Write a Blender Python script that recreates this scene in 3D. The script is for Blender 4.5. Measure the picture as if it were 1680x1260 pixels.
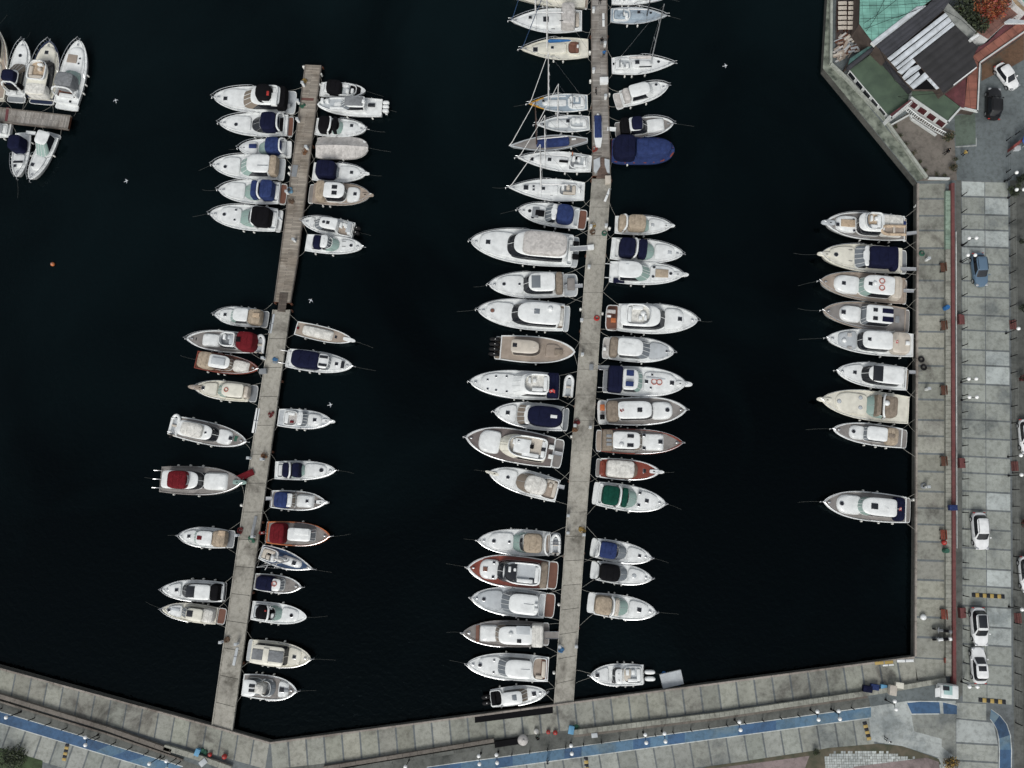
import bpy, bmesh, math, random
from mathutils import Vector, Matrix
random.seed(7)
R = math.radians
sc = bpy.context.scene
for o in list(bpy.data.objects): bpy.data.objects.remove(o, do_unlink=True)
C = sc.collection

# ---------------------------------------------------------------- camera, world, sun
H = 108.0; FPX = 1359.0; NX, NY = 900.0, 840.0          # height, focal length in px (1680 wide), nadir point
_d = Vector((NX-840, 630-NY, -FPX)).normalized()
zc = -_d; xc = (Vector((1,0,0)) - zc*zc.x).normalized(); yc = zc.cross(xc)
cam_d = bpy.data.cameras.new('camera'); cam = bpy.data.objects.new('camera', cam_d); C.objects.link(cam)
cam_d.sensor_width = 36; cam_d.lens = FPX/1680*36; cam_d.clip_end = 3000; cam_d.clip_start = 1
cam.matrix_world = Matrix.Translation((0,0,H)) @ Matrix((xc, yc, zc)).to_4x4()
sc.camera = cam

w = bpy.data.worlds.new('World'); sc.world = w; w.use_nodes = True
nt = w.node_tree; bg = nt.nodes['Background']
sky = nt.nodes.new('ShaderNodeTexSky'); sky.sky_type = 'NISHITA'; sky.sun_disc = False
SUN_EL, SUN_AZ = R(46), R(192)
sky.sun_elevation = SUN_EL; sky.sun_rotation = SUN_AZ
sky.air_density = 1.4; sky.dust_density = 3.0
hs = nt.nodes.new('ShaderNodeHueSaturation'); hs.inputs['Saturation'].default_value = .30      # overcast: the sky is nearly grey
nt.links.new(sky.outputs[0], hs.inputs['Color']); nt.links.new(hs.outputs[0], bg.inputs[0]); bg.inputs[1].default_value = 0.07
sl = bpy.data.lights.new('sun', 'SUN'); sl.energy = 1.1; sl.angle = R(25); sl.color = (1, .99, .95)
so = bpy.data.objects.new('sun', sl); C.objects.link(so)
# sky sun direction: rotation measured from +Y clockwise
sd = Vector((math.sin(SUN_AZ)*math.cos(SUN_EL), math.cos(SUN_AZ)*math.cos(SUN_EL), math.sin(SUN_EL)))
so.rotation_euler = sd.to_track_quat('Z', 'Y').to_euler()
sc.view_settings.view_transform = 'Standard'; sc.view_settings.look = 'None'
sc.view_settings.exposure = 0.66; sc.view_settings.gamma = 1

def G(px, py, z=0.0):
    v = Vector((px-840, 630-py, -FPX)); d = Vector((v.dot(xc), v.dot(yc), v.dot(zc)))
    # rows xc,yc,zc of the matrix are world axes expressed in the camera frame
    t = (z-H)/d.z
    return Vector((d.x*t, d.y*t, z))

# ---------------------------------------------------------------- materials
MATS = {}
def mat(name, col, rough=.5, metal=0, kind=None, spec=None, scale=1.0, col2=None, bump=0.0, trans=0, emit=0):
    if name in MATS: return MATS[name]
    m = bpy.data.materials.new(name); m.use_nodes = True; n = m.node_tree.nodes; L = m.node_tree.links
    b = n['Principled BSDF']; b.inputs['Base Color'].default_value = (*col, 1)
    b.inputs['Roughness'].default_value = rough; b.inputs['Metallic'].default_value = metal
    if spec is not None: b.inputs['Specular IOR Level'].default_value = spec
    if trans: b.inputs['Transmission Weight'].default_value = trans
    if emit:
        b.inputs['Emission Color'].default_value = (*col, 1); b.inputs['Emission Strength'].default_value = emit
    tc = n.new('ShaderNodeTexCoord'); src = tc.outputs['Object']
    def noise(s, det=4, dist=0, rgh=.55):
        t = n.new('ShaderNodeTexNoise'); t.inputs['Scale'].default_value = s; t.inputs['Detail'].default_value = det
        t.inputs['Distortion'].default_value = dist; t.inputs['Roughness'].default_value = rgh
        L.new(src, t.inputs['Vector']); return t.outputs['Fac']
    def ramp(f, stops):
        r = n.new('ShaderNodeValToRGB'); e = r.color_ramp.elements
        while len(e) < len(stops): e.new(.5)
        for i, (p, c) in enumerate(stops): e[i].position = p; e[i].color = (*c, 1)
        L.new(f, r.inputs[0]); return r.outputs[0]
    def mul(c, k): return tuple(min(1, x*k) for x in c)
    def mix(a, bb, f, typ='MULTIPLY'):
        x = n.new('ShaderNodeMix'); x.data_type = 'RGBA'; x.blend_type = typ
        if isinstance(f, float): x.inputs[0].default_value = f
        else: L.new(f, x.inputs[0])
        for s_, v in ((6, a), (7, bb)):
            if isinstance(v, tuple): x.inputs[s_].default_value = (*v, 1)
            else: L.new(v, x.inputs[s_])
        return x.outputs[2]
    def bmp(f, st, dist=.05):
        q = n.new('ShaderNodeBump'); q.inputs['Strength'].default_value = st; q.inputs['Distance'].default_value = dist
        L.new(f, q.inputs['Height']); L.new(q.outputs[0], b.inputs['Normal'])
    out = None
    if kind == 'gel':
        out = ramp(noise(1.3*scale, 5), [(.3, mul(col, .80)), (.60, col)])
    elif kind == 'cloth':
        b.inputs['Specular IOR Level'].default_value = .12
        out = ramp(noise(2.2*scale, 5, .6), [(.3, mul(col, .7)), (.7, mul(col, 1.2))]); bmp(noise(3.5*scale, 4, 1.2), .6, .08)
    elif kind == 'teak':
        wv = n.new('ShaderNodeTexWave'); wv.bands_direction = 'Y'; wv.inputs['Scale'].default_value = 3.2*scale
        wv.inputs['Distortion'].default_value = .3; L.new(src, wv.inputs['Vector'])
        a = ramp(wv.outputs['Fac'], [(.0, mul(col, .65)), (.3, col), (1, mul(col, 1.08))])
        out = mix(a, ramp(noise(1.1, 5), [(.3, (.75, .74, .72)), (.7, (1.1, 1.1, 1.1))]), .9)
    elif kind == 'concrete':
        c2 = col2 or mul(col, .55)
        att = n.new('ShaderNodeAttribute'); att.attribute_name = 'tone'
        a = ramp(noise(.22*scale, 8, .4, .66), [(.34, c2), (.48, col), (.66, mul(col, 1.2))])
        a = mix(a, ramp(noise(1.9*scale, 6, 0, .7), [(.36, (.6, .6, .58)), (.54, (1, 1, 1))]), .7)
        a = mix(a, ramp(noise(.75*scale, 9, 1.2, .75), [(.60, (1, 1, 1)), (.72, (.62, .55, .48))]), .55)
        a = mix(a, ramp(noise(9*scale, 3, 0, .7), [(.3, (.8, .8, .8)), (.6, (1, 1, 1))]), .7)
        out = mix(a, att.outputs['Color'], 1.0); bmp(noise(4, 6), .35, .03)
    elif kind == 'plank':   # boards laid across the pier: x is the pier's long axis
        mp = n.new('ShaderNodeMapping'); L.new(src, mp.inputs[0])
        br = n.new('ShaderNodeTexBrick'); L.new(mp.outputs[0], br.inputs['Vector']); mp.inputs['Rotation'].default_value = (0, 0, R(90))
        br.inputs['Scale'].default_value = 1; br.inputs['Brick Width'].default_value = 3.4; br.inputs['Row Height'].default_value = .2
        br.inputs['Mortar Size'].default_value = .016; br.inputs['Color1'].default_value = (*mul(col, .72), 1)
        br.inputs['Color2'].default_value = (*mul(col, 1.25), 1); br.inputs['Mortar'].default_value = (*mul(col, .15), 1)
        out = mix(br.outputs['Color'], ramp(noise(.5, 6, .5), [(.3, (.5, .46, .42)), (.6, (1, 1, 1))]), .9)
    elif kind == 'corr':    # corrugated sheet, ridges along x
        wv = n.new('ShaderNodeTexWave'); wv.bands_direction = 'Y'; wv.inputs['Scale'].default_value = .9*scale
        L.new(src, wv.inputs['Vector'])
        a = ramp(wv.outputs['Fac'], [(0, mul(col, .75)), (.5, col)])
        out = mix(a, ramp(noise(.6, 7, .8), [(.3, (.62, .62, .6)), (.65, (1.1, 1.1, 1.1))]), .9); bmp(wv.outputs['Fac'], .5, .06)
    elif kind == 'tile':
        br = n.new('ShaderNodeTexBrick'); L.new(src, br.inputs['Vector']); br.inputs['Scale'].default_value = 1
        br.inputs['Brick Width'].default_value = 1.5*scale; br.inputs['Row Height'].default_value = 1.5*scale; br.offset = 0
        br.inputs['Mortar Size'].default_value = .035; br.inputs['Color1'].default_value = (*mul(col, .88), 1)
        br.inputs['Color2'].default_value = (*mul(col, 1.1), 1); br.inputs['Mortar'].default_value = (*mul(col, .55), 1)
        out = mix(br.outputs['Color'], ramp(noise(.7, 6, .5), [(.3, (.55, .57, .57)), (.65, (1.1, 1.1, 1.1))]), .9)
    elif kind == 'noise':
        out = ramp(noise(.9*scale, 6, .4), [(.3, col2 or mul(col, .5)), (.65, mul(col, 1.15))])
        bmp(noise(5*scale, 5), .4, .05)
    if out is not None: L.new(out, b.inputs['Base Color'])
    MATS[name] = m; return m

M = dict(
 W=mat('gelcoat_white', (.765,.785,.78), .28, kind='gel'), C=mat('gelcoat_cream', (.72,.70,.61), .35, kind='gel'),
 BG=mat('gelcoat_beige', (.55,.50,.43), .4, kind='gel'),
 LG=mat('deck_light_grey', (.46,.49,.51), .55, kind='gel'), GY=mat('deck_grey', (.22,.235,.25), .6, kind='gel'),
 GB=mat('sail_deck_blue_grey', (.33,.40,.46), .6, kind='gel'),
 BD=mat('deck_dark_blue', (.02,.055,.13), .5, kind='gel'),
 N=mat('canvas_navy', (.007,.009,.030), .85, kind='cloth'), B=mat('canvas_blue', (.026,.042,.125), .85, kind='cloth'),
 K=mat('canvas_black', (.005,.005,.0065), .85, kind='cloth'), T=mat('canvas_tan', (.38,.315,.24), .9, kind='cloth'),
 TP=mat('canvas_taupe', (.24,.20,.16), .9, kind='cloth'), GC=mat('canvas_grey', (.50,.48,.46), .9, kind='cloth'),
 DG=mat('canvas_mid_grey', (.20,.21,.22), .9, kind='cloth'),
 WC=mat('canvas_white', (.66,.65,.61), .9, kind='cloth'), R=mat('canvas_maroon', (.13,.011,.016), .85, kind='cloth'),
 GN=mat('canvas_green', (.006,.055,.038), .85, kind='cloth'),
 TK=mat('teak_brown', (.17,.075,.05), .7, kind='teak'), GT=mat('teak_weathered', (.24,.225,.215), .8, kind='teak'),
 BT=mat('teak_beige', (.36,.30,.25), .8, kind='teak'), MH=mat('mahogany', (.22,.05,.03), .35, kind='teak'),
 OR=mat('varnished_orange', (.50,.15,.05), .3, kind='gel'), RD=mat('red_paint', (.36,.025,.02), .5),
 GD=mat('glass_dark', (.012,.014,.018), .08, spec=.6), GG=mat('glass_green', (.25,.35,.32), .1, spec=.6),
 GR=mat('glass_grey', (.16,.18,.20), .1, spec=.6), GW=mat('glass_brown', (.20,.165,.13), .15, spec=.5),
 SS=mat('stainless', (.62,.63,.64), .25, .9), AL=mat('aluminium', (.55,.56,.57), .4, .7),
 MW=mat('mast_white', (.75,.75,.74), .35), MB=mat('mast_brown', (.07,.04,.03), .5), MK=mat('mast_dark', (.03,.03,.035), .5),
 RU=mat('rubber_black', (.009,.009,.010), .7, spec=.2), HB=mat('hull_navy', (.010,.018,.05), .3), HW=mat('hull_wood', (.12,.05,.03), .4, kind='teak'),
 FW=mat('fender_white', (.74,.74,.70), .5), RD2=mat('rope_wet', (.07,.075,.07), .9), RP=mat('rope', (.30,.29,.26), .9), SK=mat('skin', (.45,.28,.20), .6),
 YE=mat('yellow_paint', (.38,.27,.08), .5), SAND=mat('upholstery_sand', (.46,.36,.26), .8, kind='cloth'),
 DT=mat('teak_dark', (.155,.13,.125), .8, kind='teak'), HY=mat('hull_ochre', (.55,.28,.03), .4), TN=mat('rib_tube_grey', (.5,.51,.52), .6), BL=mat('bright_blue', (.03,.13,.33), .6, kind='cloth'),
 LB=mat('light_blue', (.10,.28,.45), .6), DGN=mat('dark_green', (.02,.09,.06), .7),
)

# ---------------------------------------------------------------- mesh builder
def props(o, label=None, cat=None, group=None, kind=None):
    if label: o['label'] = label
    if cat: o['category'] = cat
    if group: o['group'] = group
    if kind: o['kind'] = kind
    return o
class MB:
    def __init__(s): s.v = []; s.f = []; s.m = []; s.mats = []; s.tone = []
    def mi(s, m):
        m = M[m] if isinstance(m, str) else m
        if m not in s.mats: s.mats.append(m)
        return s.mats.index(m)
    def face(s, idx, m, tone=1.0): s.f.append(tuple(idx)); s.m.append(s.mi(m)); s.tone.append(tone)
    def add(s, pts): b = len(s.v); s.v += [tuple(p) for p in pts]; return b
    def poly(s, pts, m, tone=1.0): b = s.add(pts); s.face(range(b, b+len(pts)), m, tone)
    def loft(s, rings, m, cap0=False, cap1=True, closed=True):
        n = len(rings[0]); bs = [s.add(r) for r in rings]
        for k in range(len(rings)-1):
            mm = m[k] if isinstance(m, (list, tuple)) else m
            for i in range(n if closed else n-1):
                j = (i+1) % n; s.face((bs[k]+i, bs[k]+j, bs[k+1]+j, bs[k+1]+i), mm)
        if cap1: s.face([bs[-1]+i for i in range(n)], m[-1] if isinstance(m, (list, tuple)) else m)
        if cap0: s.face([bs[0]+i for i in reversed(range(n))], m[0] if isinstance(m, (list, tuple)) else m)
    def box(s, c, size, m, rz=0, bev=0.0, tone=1.0, taper=1.0):
        st = len(s.f); x, y, z = size[0]/2, size[1]/2, size[2]/2; ca, sa = math.cos(rz), math.sin(rz)
        def P(a, b_, h): return (c[0]+a*ca-b_*sa, c[1]+a*sa+b_*ca, c[2]+h)
        if bev <= 0:
            r = [[P(-x*k, -y*k, h), P(x*k, -y*k, h), P(x*k, y*k, h), P(-x*k, y*k, h)] for h, k in ((-z, 1), (z, taper))]
            s.loft(r, m, True, True)
        else:
            bv = min(bev, x*.9, y*.9, z*.9)
            def ring(ins, h, k=1):
                X, Y = (x-ins)*k, (y-ins)*k; q = bv*.55
                o = []
                for sx, sy in ((-1,-1),(1,-1),(1,1),(-1,1)):
                    a = (sx*(X-q), sy*Y); b_ = (sx*X, sy*(Y-q))
                    o += [b_, a] if sx*sy > 0 else [a, b_]
                return [P(p[0], p[1], h) for p in o]
            s.loft([ring(0, -z), ring(0, z-bv, taper), ring(bv*.35, z-bv*.3, taper), ring(bv, z, taper)], m, True, True)
        for i in range(st, len(s.f)): s.tone[i] = tone
    def tube(s, pts, r, m, n=6, closed=False, r1=None):
        pts = [Vector(p) for p in pts]; k = len(pts); rings = []
        for i, p in enumerate(pts):
            a = pts[i-1] if (i > 0 or closed) else p; b = pts[(i+1) % k] if (i < k-1 or closed) else p
            t = (b-a); t = t.normalized() if t.length > 1e-6 else Vector((0,0,1))
            up = Vector((0,0,1)) if abs(t.z) < .95 else Vector((1,0,0))
            u = t.cross(up).normalized(); w_ = u.cross(t).normalized()
            rr = r if r1 is None else r+(r1-r)*i/max(1, k-1)
            rings.append([p+u*(rr*math.cos(q*2*math.pi/n))+w_*(rr*math.sin(q*2*math.pi/n)) for q in range(n)])
        if closed: rings.append(rings[0]); s.loft(rings, m, False, False)
        else: s.loft(rings, m, True, True)
    def ball(s, c, r, m, n=10, k=6, sz=1.0, z0=-1.0):
        rings = []
        for i in range(k+1):
            a = math.asin(z0)+(math.pi/2-math.asin(z0))*i/k
            rr = max(.001, math.cos(a))*r
            rings.append([(c[0]+rr*math.cos(q*2*math.pi/n), c[1]+rr*math.sin(q*2*math.pi/n), c[2]+r*sz*math.sin(a)) for q in range(n)])
        s.loft(rings, m, True, True)
    def cyl(s, c, r, h, m, n=14, r1=None):
        r1 = r if r1 is None else r1
        s.loft([[(c[0]+q*math.cos(i*2*math.pi/n), c[1]+q*math.sin(i*2*math.pi/n), c[2]+z) for i in range(n)] for q, z in ((r, 0), (r1, h*.9), (r1*.9, h))], m, True, True)
    def ring(s, c, R0, r, m, n=16): s.tube([(c[0]+R0*math.cos(i*2*math.pi/n), c[1]+R0*math.sin(i*2*math.pi/n), c[2]) for i in range(n)], r, m, 5, True)
    def build(s, name, parent=None, smooth=True, origin=None, rz=0.0, ang=38):
        me = bpy.data.meshes.new(name)
        used = sorted({i for f in s.f for i in f}); mp_ = {k: i for i, k in enumerate(used)}; vs = [s.v[k] for k in used]; s.f = [tuple(mp_[i] for i in f) for f in s.f]
        if origin is not None:
            ca, sa = math.cos(-rz), math.sin(-rz); o = origin
            vs = [((p[0]-o[0])*ca-(p[1]-o[1])*sa, (p[0]-o[0])*sa+(p[1]-o[1])*ca, p[2]-o[2]) for p in vs]
        me.from_pydata(vs, [], s.f)
        for m in s.mats: me.materials.append(m)
        me.polygons.foreach_set('material_index', s.m)
        if any(m.name.startswith('concrete') for m in s.mats):
            ca_ = me.color_attributes.new('tone', 'FLOAT_COLOR', 'CORNER'); d = []
            for p, t in zip(me.polygons, s.tone): d += ([t, t, t, 1] if not isinstance(t, tuple) else [*t, 1])*p.loop_total
            ca_.data.foreach_set('color', d)
        if smooth:
            me.polygons.foreach_set('use_smooth', [True]*len(me.polygons)); me.set_sharp_from_angle(angle=R(ang))
        me.validate(); me.update()
        o = bpy.data.objects.new(name, me); C.objects.link(o)
        if origin is not None: o.location = origin; o.rotation_euler = (0, 0, rz)
        if parent: o.parent = parent
        return o
def empty(name, loc, rz=0, label=None, cat=None, group=None):
    o = bpy.data.objects.new(name, None); C.objects.link(o); o.location = loc; o.rotation_euler = (0, 0, rz)
    o.empty_display_size = .3; return props(o, label, cat, group)
def copy_tree(o, parent=None):
    kids = [k for k in o.children]; c = o.copy(); C.objects.link(c); c.parent = parent
    for k in kids: copy_tree(k, c)
    return c
def outline(x0, x1, hw, pf=2.4, pr=5.0, N=28, hw1=None, clamp=None):
    cx, a = (x0+x1)/2, (x1-x0)/2; out = []
    for i in range(N):
        th = 2*math.pi*(i+.5)/N; c, s_ = math.cos(th), math.sin(th); p = pf if c > 0 else pr
        X = cx+a*math.copysign(abs(c)**(2/p), c)
        hwx = hw if hw1 is None else hw+(hw1-hw)*(X-x0)/max(.01, x1-x0)
        Y = hwx*math.copysign(abs(s_)**(2/p), s_)
        if clamp: k = max(.04, clamp(X)); Y = max(-k, min(k, Y))
        out.append((X, Y))
    return out
# ---------------------------------------------------------------- setting: water, ground, quays, roads
QZ = 1.2
mw = bpy.data.materials.new('sea_water'); mw.use_nodes = True; n = mw.node_tree.nodes; L = mw.node_tree.links; pb = n['Principled BSDF']
pb.inputs['Roughness'].default_value = .06; pb.inputs['IOR'].default_value = 1.33; pb.inputs['Specular IOR Level'].default_value = .2; pb.inputs['Specular Tint'].default_value = (.6,.9,1,1)
tc = n.new('ShaderNodeTexCoord')
def _n(s, d=3, dist=0):
    t = n.new('ShaderNodeTexNoise'); t.inputs['Scale'].default_value = s; t.inputs['Detail'].default_value = d; t.inputs['Distortion'].default_value = dist; L.new(tc.outputs['Object'], t.inputs[0]); return t.outputs['Fac']
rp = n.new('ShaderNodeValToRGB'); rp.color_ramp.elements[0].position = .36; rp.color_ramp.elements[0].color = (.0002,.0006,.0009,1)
rp.color_ramp.elements[1].position = .80; rp.color_ramp.elements[1].color = (.0024,.0060,.0072,1); # sky reflection painted into the base colour: near black rising to teal along Y
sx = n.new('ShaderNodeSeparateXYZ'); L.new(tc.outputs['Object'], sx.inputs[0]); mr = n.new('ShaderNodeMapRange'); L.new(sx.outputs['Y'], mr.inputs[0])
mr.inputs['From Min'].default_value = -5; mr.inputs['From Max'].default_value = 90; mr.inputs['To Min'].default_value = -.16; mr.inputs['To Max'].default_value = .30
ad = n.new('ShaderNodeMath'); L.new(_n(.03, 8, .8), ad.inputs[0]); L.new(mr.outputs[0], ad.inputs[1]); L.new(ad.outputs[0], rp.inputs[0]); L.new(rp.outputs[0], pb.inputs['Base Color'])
bm1 = n.new('ShaderNodeBump'); bm1.inputs['Strength'].default_value = .5; bm1.inputs['Distance'].default_value = .12; L.new(_n(1.6, 4, .4), bm1.inputs['Height'])
bm2 = n.new('ShaderNodeBump'); bm2.inputs['Strength'].default_value = .08; bm2.inputs['Distance'].default_value = .5; L.new(_n(.25, 2), bm2.inputs['Height']); L.new(bm2.outputs[0], bm1.inputs['Normal']); L.new(bm1.outputs[0], pb.inputs['Normal'])
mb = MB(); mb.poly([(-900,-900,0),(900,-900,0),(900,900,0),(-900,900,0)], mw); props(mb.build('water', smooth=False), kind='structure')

CN = mat('concrete_slab', (.29,.292,.272), .9, kind='concrete'); CJ = mat('concrete_joint', (.135,.15,.155), .9, kind='concrete')
CQ = mat('concrete_quay', (.285,.288,.25), .92, kind='concrete', col2=(.13,.125,.11)); CR = mat('concrete_road', (.29,.305,.28), .9, kind='concrete', col2=(.17,.185,.18))
CD = mat('concrete_dark_strip', (.12,.125,.115), .95, kind='concrete', col2=(.06,.065,.06)); CP = mat('concrete_pale', (.42,.45,.44), .85, kind='concrete', col2=(.27,.30,.30))
CPI = mat('concrete_pier', (.34,.325,.285), .92, kind='concrete', col2=(.14,.13,.11)); AS = mat('concrete_asphalt_yard', (.125,.145,.15), .92, kind='concrete', col2=(.085,.10,.105))
BLM = mat('concrete_blue_lane', (.085,.165,.25), .8, kind='concrete', col2=(.14,.20,.235)); BLD = mat('concrete_blue_dark', (.045,.105,.205), .8, kind='concrete')
CW = mat('concrete_white_line', (.55,.58,.57), .8, kind='concrete'); CG = mat('concrete_green_coping', (.24,.32,.255), .85, kind='concrete', col2=(.2,.3,.24))
CRD = mat('concrete_red_coping', (.145,.05,.048), .85, kind='concrete', col2=(.2,.05,.05)); CB = mat('concrete_brown', (.155,.138,.12), .9, kind='concrete', col2=(.11,.09,.08))
SDW = mat('concrete_seawall', (.10,.10,.09), .95, kind='concrete'); PVR = mat('concrete_pink_band', (.235,.19,.185), .9, kind='concrete')
EARTH = mat('earth', (.10,.085,.06), .95, kind='noise', col2=(.04,.05,.03)); GRASS = mat('grass_green', (.045,.07,.03), .95, kind='noise', col2=(.02,.03,.012))
edge = [(-300,1012),(0,1095),(345,1190),(443,1218),(1501,1077),(1505,300),(1351,113),(1357,0),(1366,-160)]
ew = [G(x, y, QZ) for x, y in edge]
d0 = (ew[0]-ew[1]).normalized(); first = ew[0]+d0*330; last = ew[-1]+(ew[-1]-ew[-2]).normalized()*350
ring = [first]+ew+[last]
mb = MB(); mb.poly([(p.x, p.y, QZ) for p in ring]+[(500, last.y, QZ), (500, -500, QZ), (first.x, -500, QZ)], AS)
for a, b_ in zip(ring, ring[1:]): mb.poly([(a.x, a.y, QZ), (b_.x, b_.y, QZ), (b_.x, b_.y, -4), (a.x, a.y, -4)], SDW)
props(mb.build('ground', smooth=False), kind='structure')

LAY = .004
def flat(mb, pts, m, lay=1, tone=1.0, z=None):
    zz = (QZ if z is None else z)+LAY*lay; mb.poly([G(x, y, zz) for x, y in pts], m, tone)
def lerp(a, b, t): return (a[0]+(b[0]-a[0])*t, a[1]+(b[1]-a[1])*t)
def prism(mb, pts, zt, zb, m, ms=None, tone=1.0):
    top = [G(x, y, zt) for x, y in pts]; a = sum(top[i].x*top[(i+1) % len(top)].y-top[(i+1) % len(top)].x*top[i].y for i in range(len(top)))
    if a < 0: top.reverse()
    mb.poly(top, m, tone)
    for i in range(len(top)):
        p, q = top[i], top[(i+1) % len(top)]; mb.poly([(p.x, p.y, zb), (q.x, q.y, zb), q, p], ms or m, tone)
def slabs(mb, a0, a1, b0, b1, n, m, gap=.12, j0=0, lay=2, tones=(.8, 1.14), rnd=random, edge_in=(0, 0), ts=None):
    ts = ts or [i/n for i in range(n+1)]
    for i in range(len(ts)-1):
        w_ = ts[i+1]-ts[i]; t0, t1 = ts[i]+w_*gap/2, ts[i+1]-w_*gap/2
        q = [lerp(a0, a1, t0), lerp(a0, a1, t1), lerp(b0, b1, t1), lerp(b0, b1, t0)]
        e0, e1 = edge_in
        q = [lerp(q[0], q[3], e0), lerp(q[1], q[2], e0), lerp(q[1], q[2], 1-e1), lerp(q[0], q[3], 1-e1)]
        k = rnd.uniform(*tones); flat(mb, q, m, lay, (k*rnd.uniform(.98, 1.02), k, k*rnd.uniform(.97, 1.02)))
rq = random.Random(3)
# quay aprons
mb = MB()
flat(mb, [(-60,1079),(345,1190),(443,1218),(443,1262),(400,1262),(282,1230),(0,1139),(-60,1122)], CJ, 1)
slabs(mb, (-26,1088), (443,1218), (-34,1129), (436,1262), 18, CQ, .09, rnd=rq, edge_in=(.0, .0))
flat(mb, [(443,1218),(1501,1077),(1503,1122),(1180,1169),(954,1196),(810,1212),(610,1245),(443,1262)], CJ, 1)
slabs(mb, (443,1218), (1501,1077), (446,1264), (1508,1120), 36, CQ, .10, rnd=rq)
flat(mb, [(1505,300),(1551,300),(1551,1118),(1503,1118),(1501,1077)], CJ, 1)
ys = [300,326,354,378,407,434,460,489,516,544,571,600,628,655,689,715,744,773,806,833,860,888,919,951,981,1012,1045,1080]
slabs(mb, (1507,300), (1504,1080), (1551,300), (1551,1082), 0, CQ, .11, rnd=rq, ts=[(y-300)/780 for y in ys])
flat(mb, [(1501,1080),(1551,1083),(1551,1112),(1504,1117)], CQ, 2)
props(mb.build('quay_pavement', smooth=False), kind='structure')
# edge kerb of the quay: a low stone coping
mb = MB()
def band(mb, line, wpx, zt, zb, m, side=1, nseg=None, tone=(.9, 1.1), rnd=rq, gap=.0, ms=None):
    for a, b_ in zip(line, line[1:]):
        d = Vector((b_[0]-a[0], b_[1]-a[1])); ln = d.length; d.normalize(); nn = Vector((-d.y, d.x))*side*wpx
        k = max(1, int(ln/(nseg or ln)))
        for i in range(k):
            t0, t1 = i/k, (i+1)/k-(gap/ln if nseg else 0)
            p, q = lerp(a, b_, t0), lerp(a, b_, t1); prism(mb, [p, q, (q[0]+nn.x, q[1]+nn.y), (p[0]+nn.x, p[1]+nn.y)], zt, zb, m, ms, rnd.uniform(*tone))
KB = mat('concrete_kerb', (.30,.27,.24), .9, kind='concrete', col2=(.17,.14,.12))
band(mb, [(-40,1085),(345,1190),(443,1218)], 3, QZ+.06, QZ-.3, KB, 1, 26, gap=.5)
band(mb, [(443,1218),(1501,1077)], 3, QZ+.06, QZ-.3, KB, 1, 29, gap=.5)
band(mb, [(1501,1077),(1505,300)], 3, QZ+.06, QZ-.3, KB, 1, 28, gap=.5)
props(mb.build('quay_kerb', smooth=False), kind='structure')
# roads
mb = MB()
flat(mb, [(1568,296),(1656,296),(1660,700),(1663,1260),(1568,1290)], CJ, 1)
yr = [296,322,351,376,404,432,460,486,516,541,573,598,629,659,688,718,748,775,805,835,867,898,931,960,993,1026,1056,1088,1120,1152]
light_r = {1,3,10,11,18,22,24,25}; light_l = {0,3,4}
for i in range(len(yr)-1):
    y0, y1 = yr[i], yr[i+1]; s_ = .03+.04*i/28; xo = (y0-300)/900*4
    k = rq.uniform(.88, 1.06); m = CP if i in light_l else CR
    flat(mb, [(1578+xo*.4,y0+1.6),(1615+xo,y0+1.6+37*s_),(1615+xo,y1-1.2+37*s_),(1578+xo*.4,y1-1.2)], m, 2, (k, k*1.01, k))
    k = rq.uniform(.88, 1.08); m = CP if i in light_r else CR
    flat(mb, [(1616.3+xo,y0+1.6+38*s_),(1654+xo*1.6,y0+1.6+76*s_),(1654+xo*1.6,y1-1.2+76*s_),(1616.3+xo,y1-1.2+38*s_)], m, 2, (k*.99, k, k))
# lower right junction
flat(mb, [(1424,1160),(1490,1150),(1568,1150),(1568,1262),(1500,1262),(1540,1243),(1480,1224),(1440,1218),(1430,1215)], CP, 3, .92)
flat(mb, [(1495,1172),(1546,1171),(1568,1172),(1568,1243),(1545,1225),(1545,1212),(1500,1200)], CR, 4, .86)
flat(mb, [(1569,1153),(1618,1155),(1618,1182),(1569,1178)], CR, 3, 1.08)
flat(mb, [(1569,1180),(1630,1186),(1637,1221),(1569,1217)], CP, 3, .86); flat(mb, [(1569,1220),(1637,1224),(1637,1250),(1569,1246)], CR, 3, 1.15); flat(mb, [(1569,1249),(1637,1253),(1637,1300),(1569,1300)], CR, 3, 1.1)
# bottom road
flat(mb, [(-60,1168),(0,1186),(250,1262),(330,1290),(-60,1290)], CJ, 1)
slabs(mb, (-36,1176), (302,1278), (-50,1214), (290,1316), 13, CR, .10, rnd=rq)
flat(mb, [(780,1263),(1180,1212),(1429,1177),(1437,1220),(1332,1232),(1160,1257),(900,1290),(700,1300)], CJ, 1)
slabs(mb, (714,1271), (1429,1177), (722,1314), (1436,1221), 24, CR, .09, rnd=rq)
props(mb.build('road', smooth=False), kind='structure')
# strips of bare ground between wall and lane
mb = MB()
flat(mb, [(-60,1126),(0,1146),(282,1240),(340,1262),(300,1262),(0,1169),(-60,1150)], CD, 3)
flat(mb, [(340,1262),(443,1262),(610,1245),(810,1212),(954,1196),(1180,1169),(1423,1136),(1429,1161),(1180,1195),(800,1246),(700,1262)], CD, 3)
flat(mb, [(1568,296),(1577,296),(1579,1140),(1568,1150)], CD, 3); flat(mb, [(1657,296),(1667,296),(1680,1290),(1664,1290),(1660,700)], CD, 3)
flat(mb, [(1667,296),(1800,296),(1800,1290),(1680,1290)], CD, 2, .7)
props(mb.build('verge', smooth=False), kind='structure')
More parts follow.
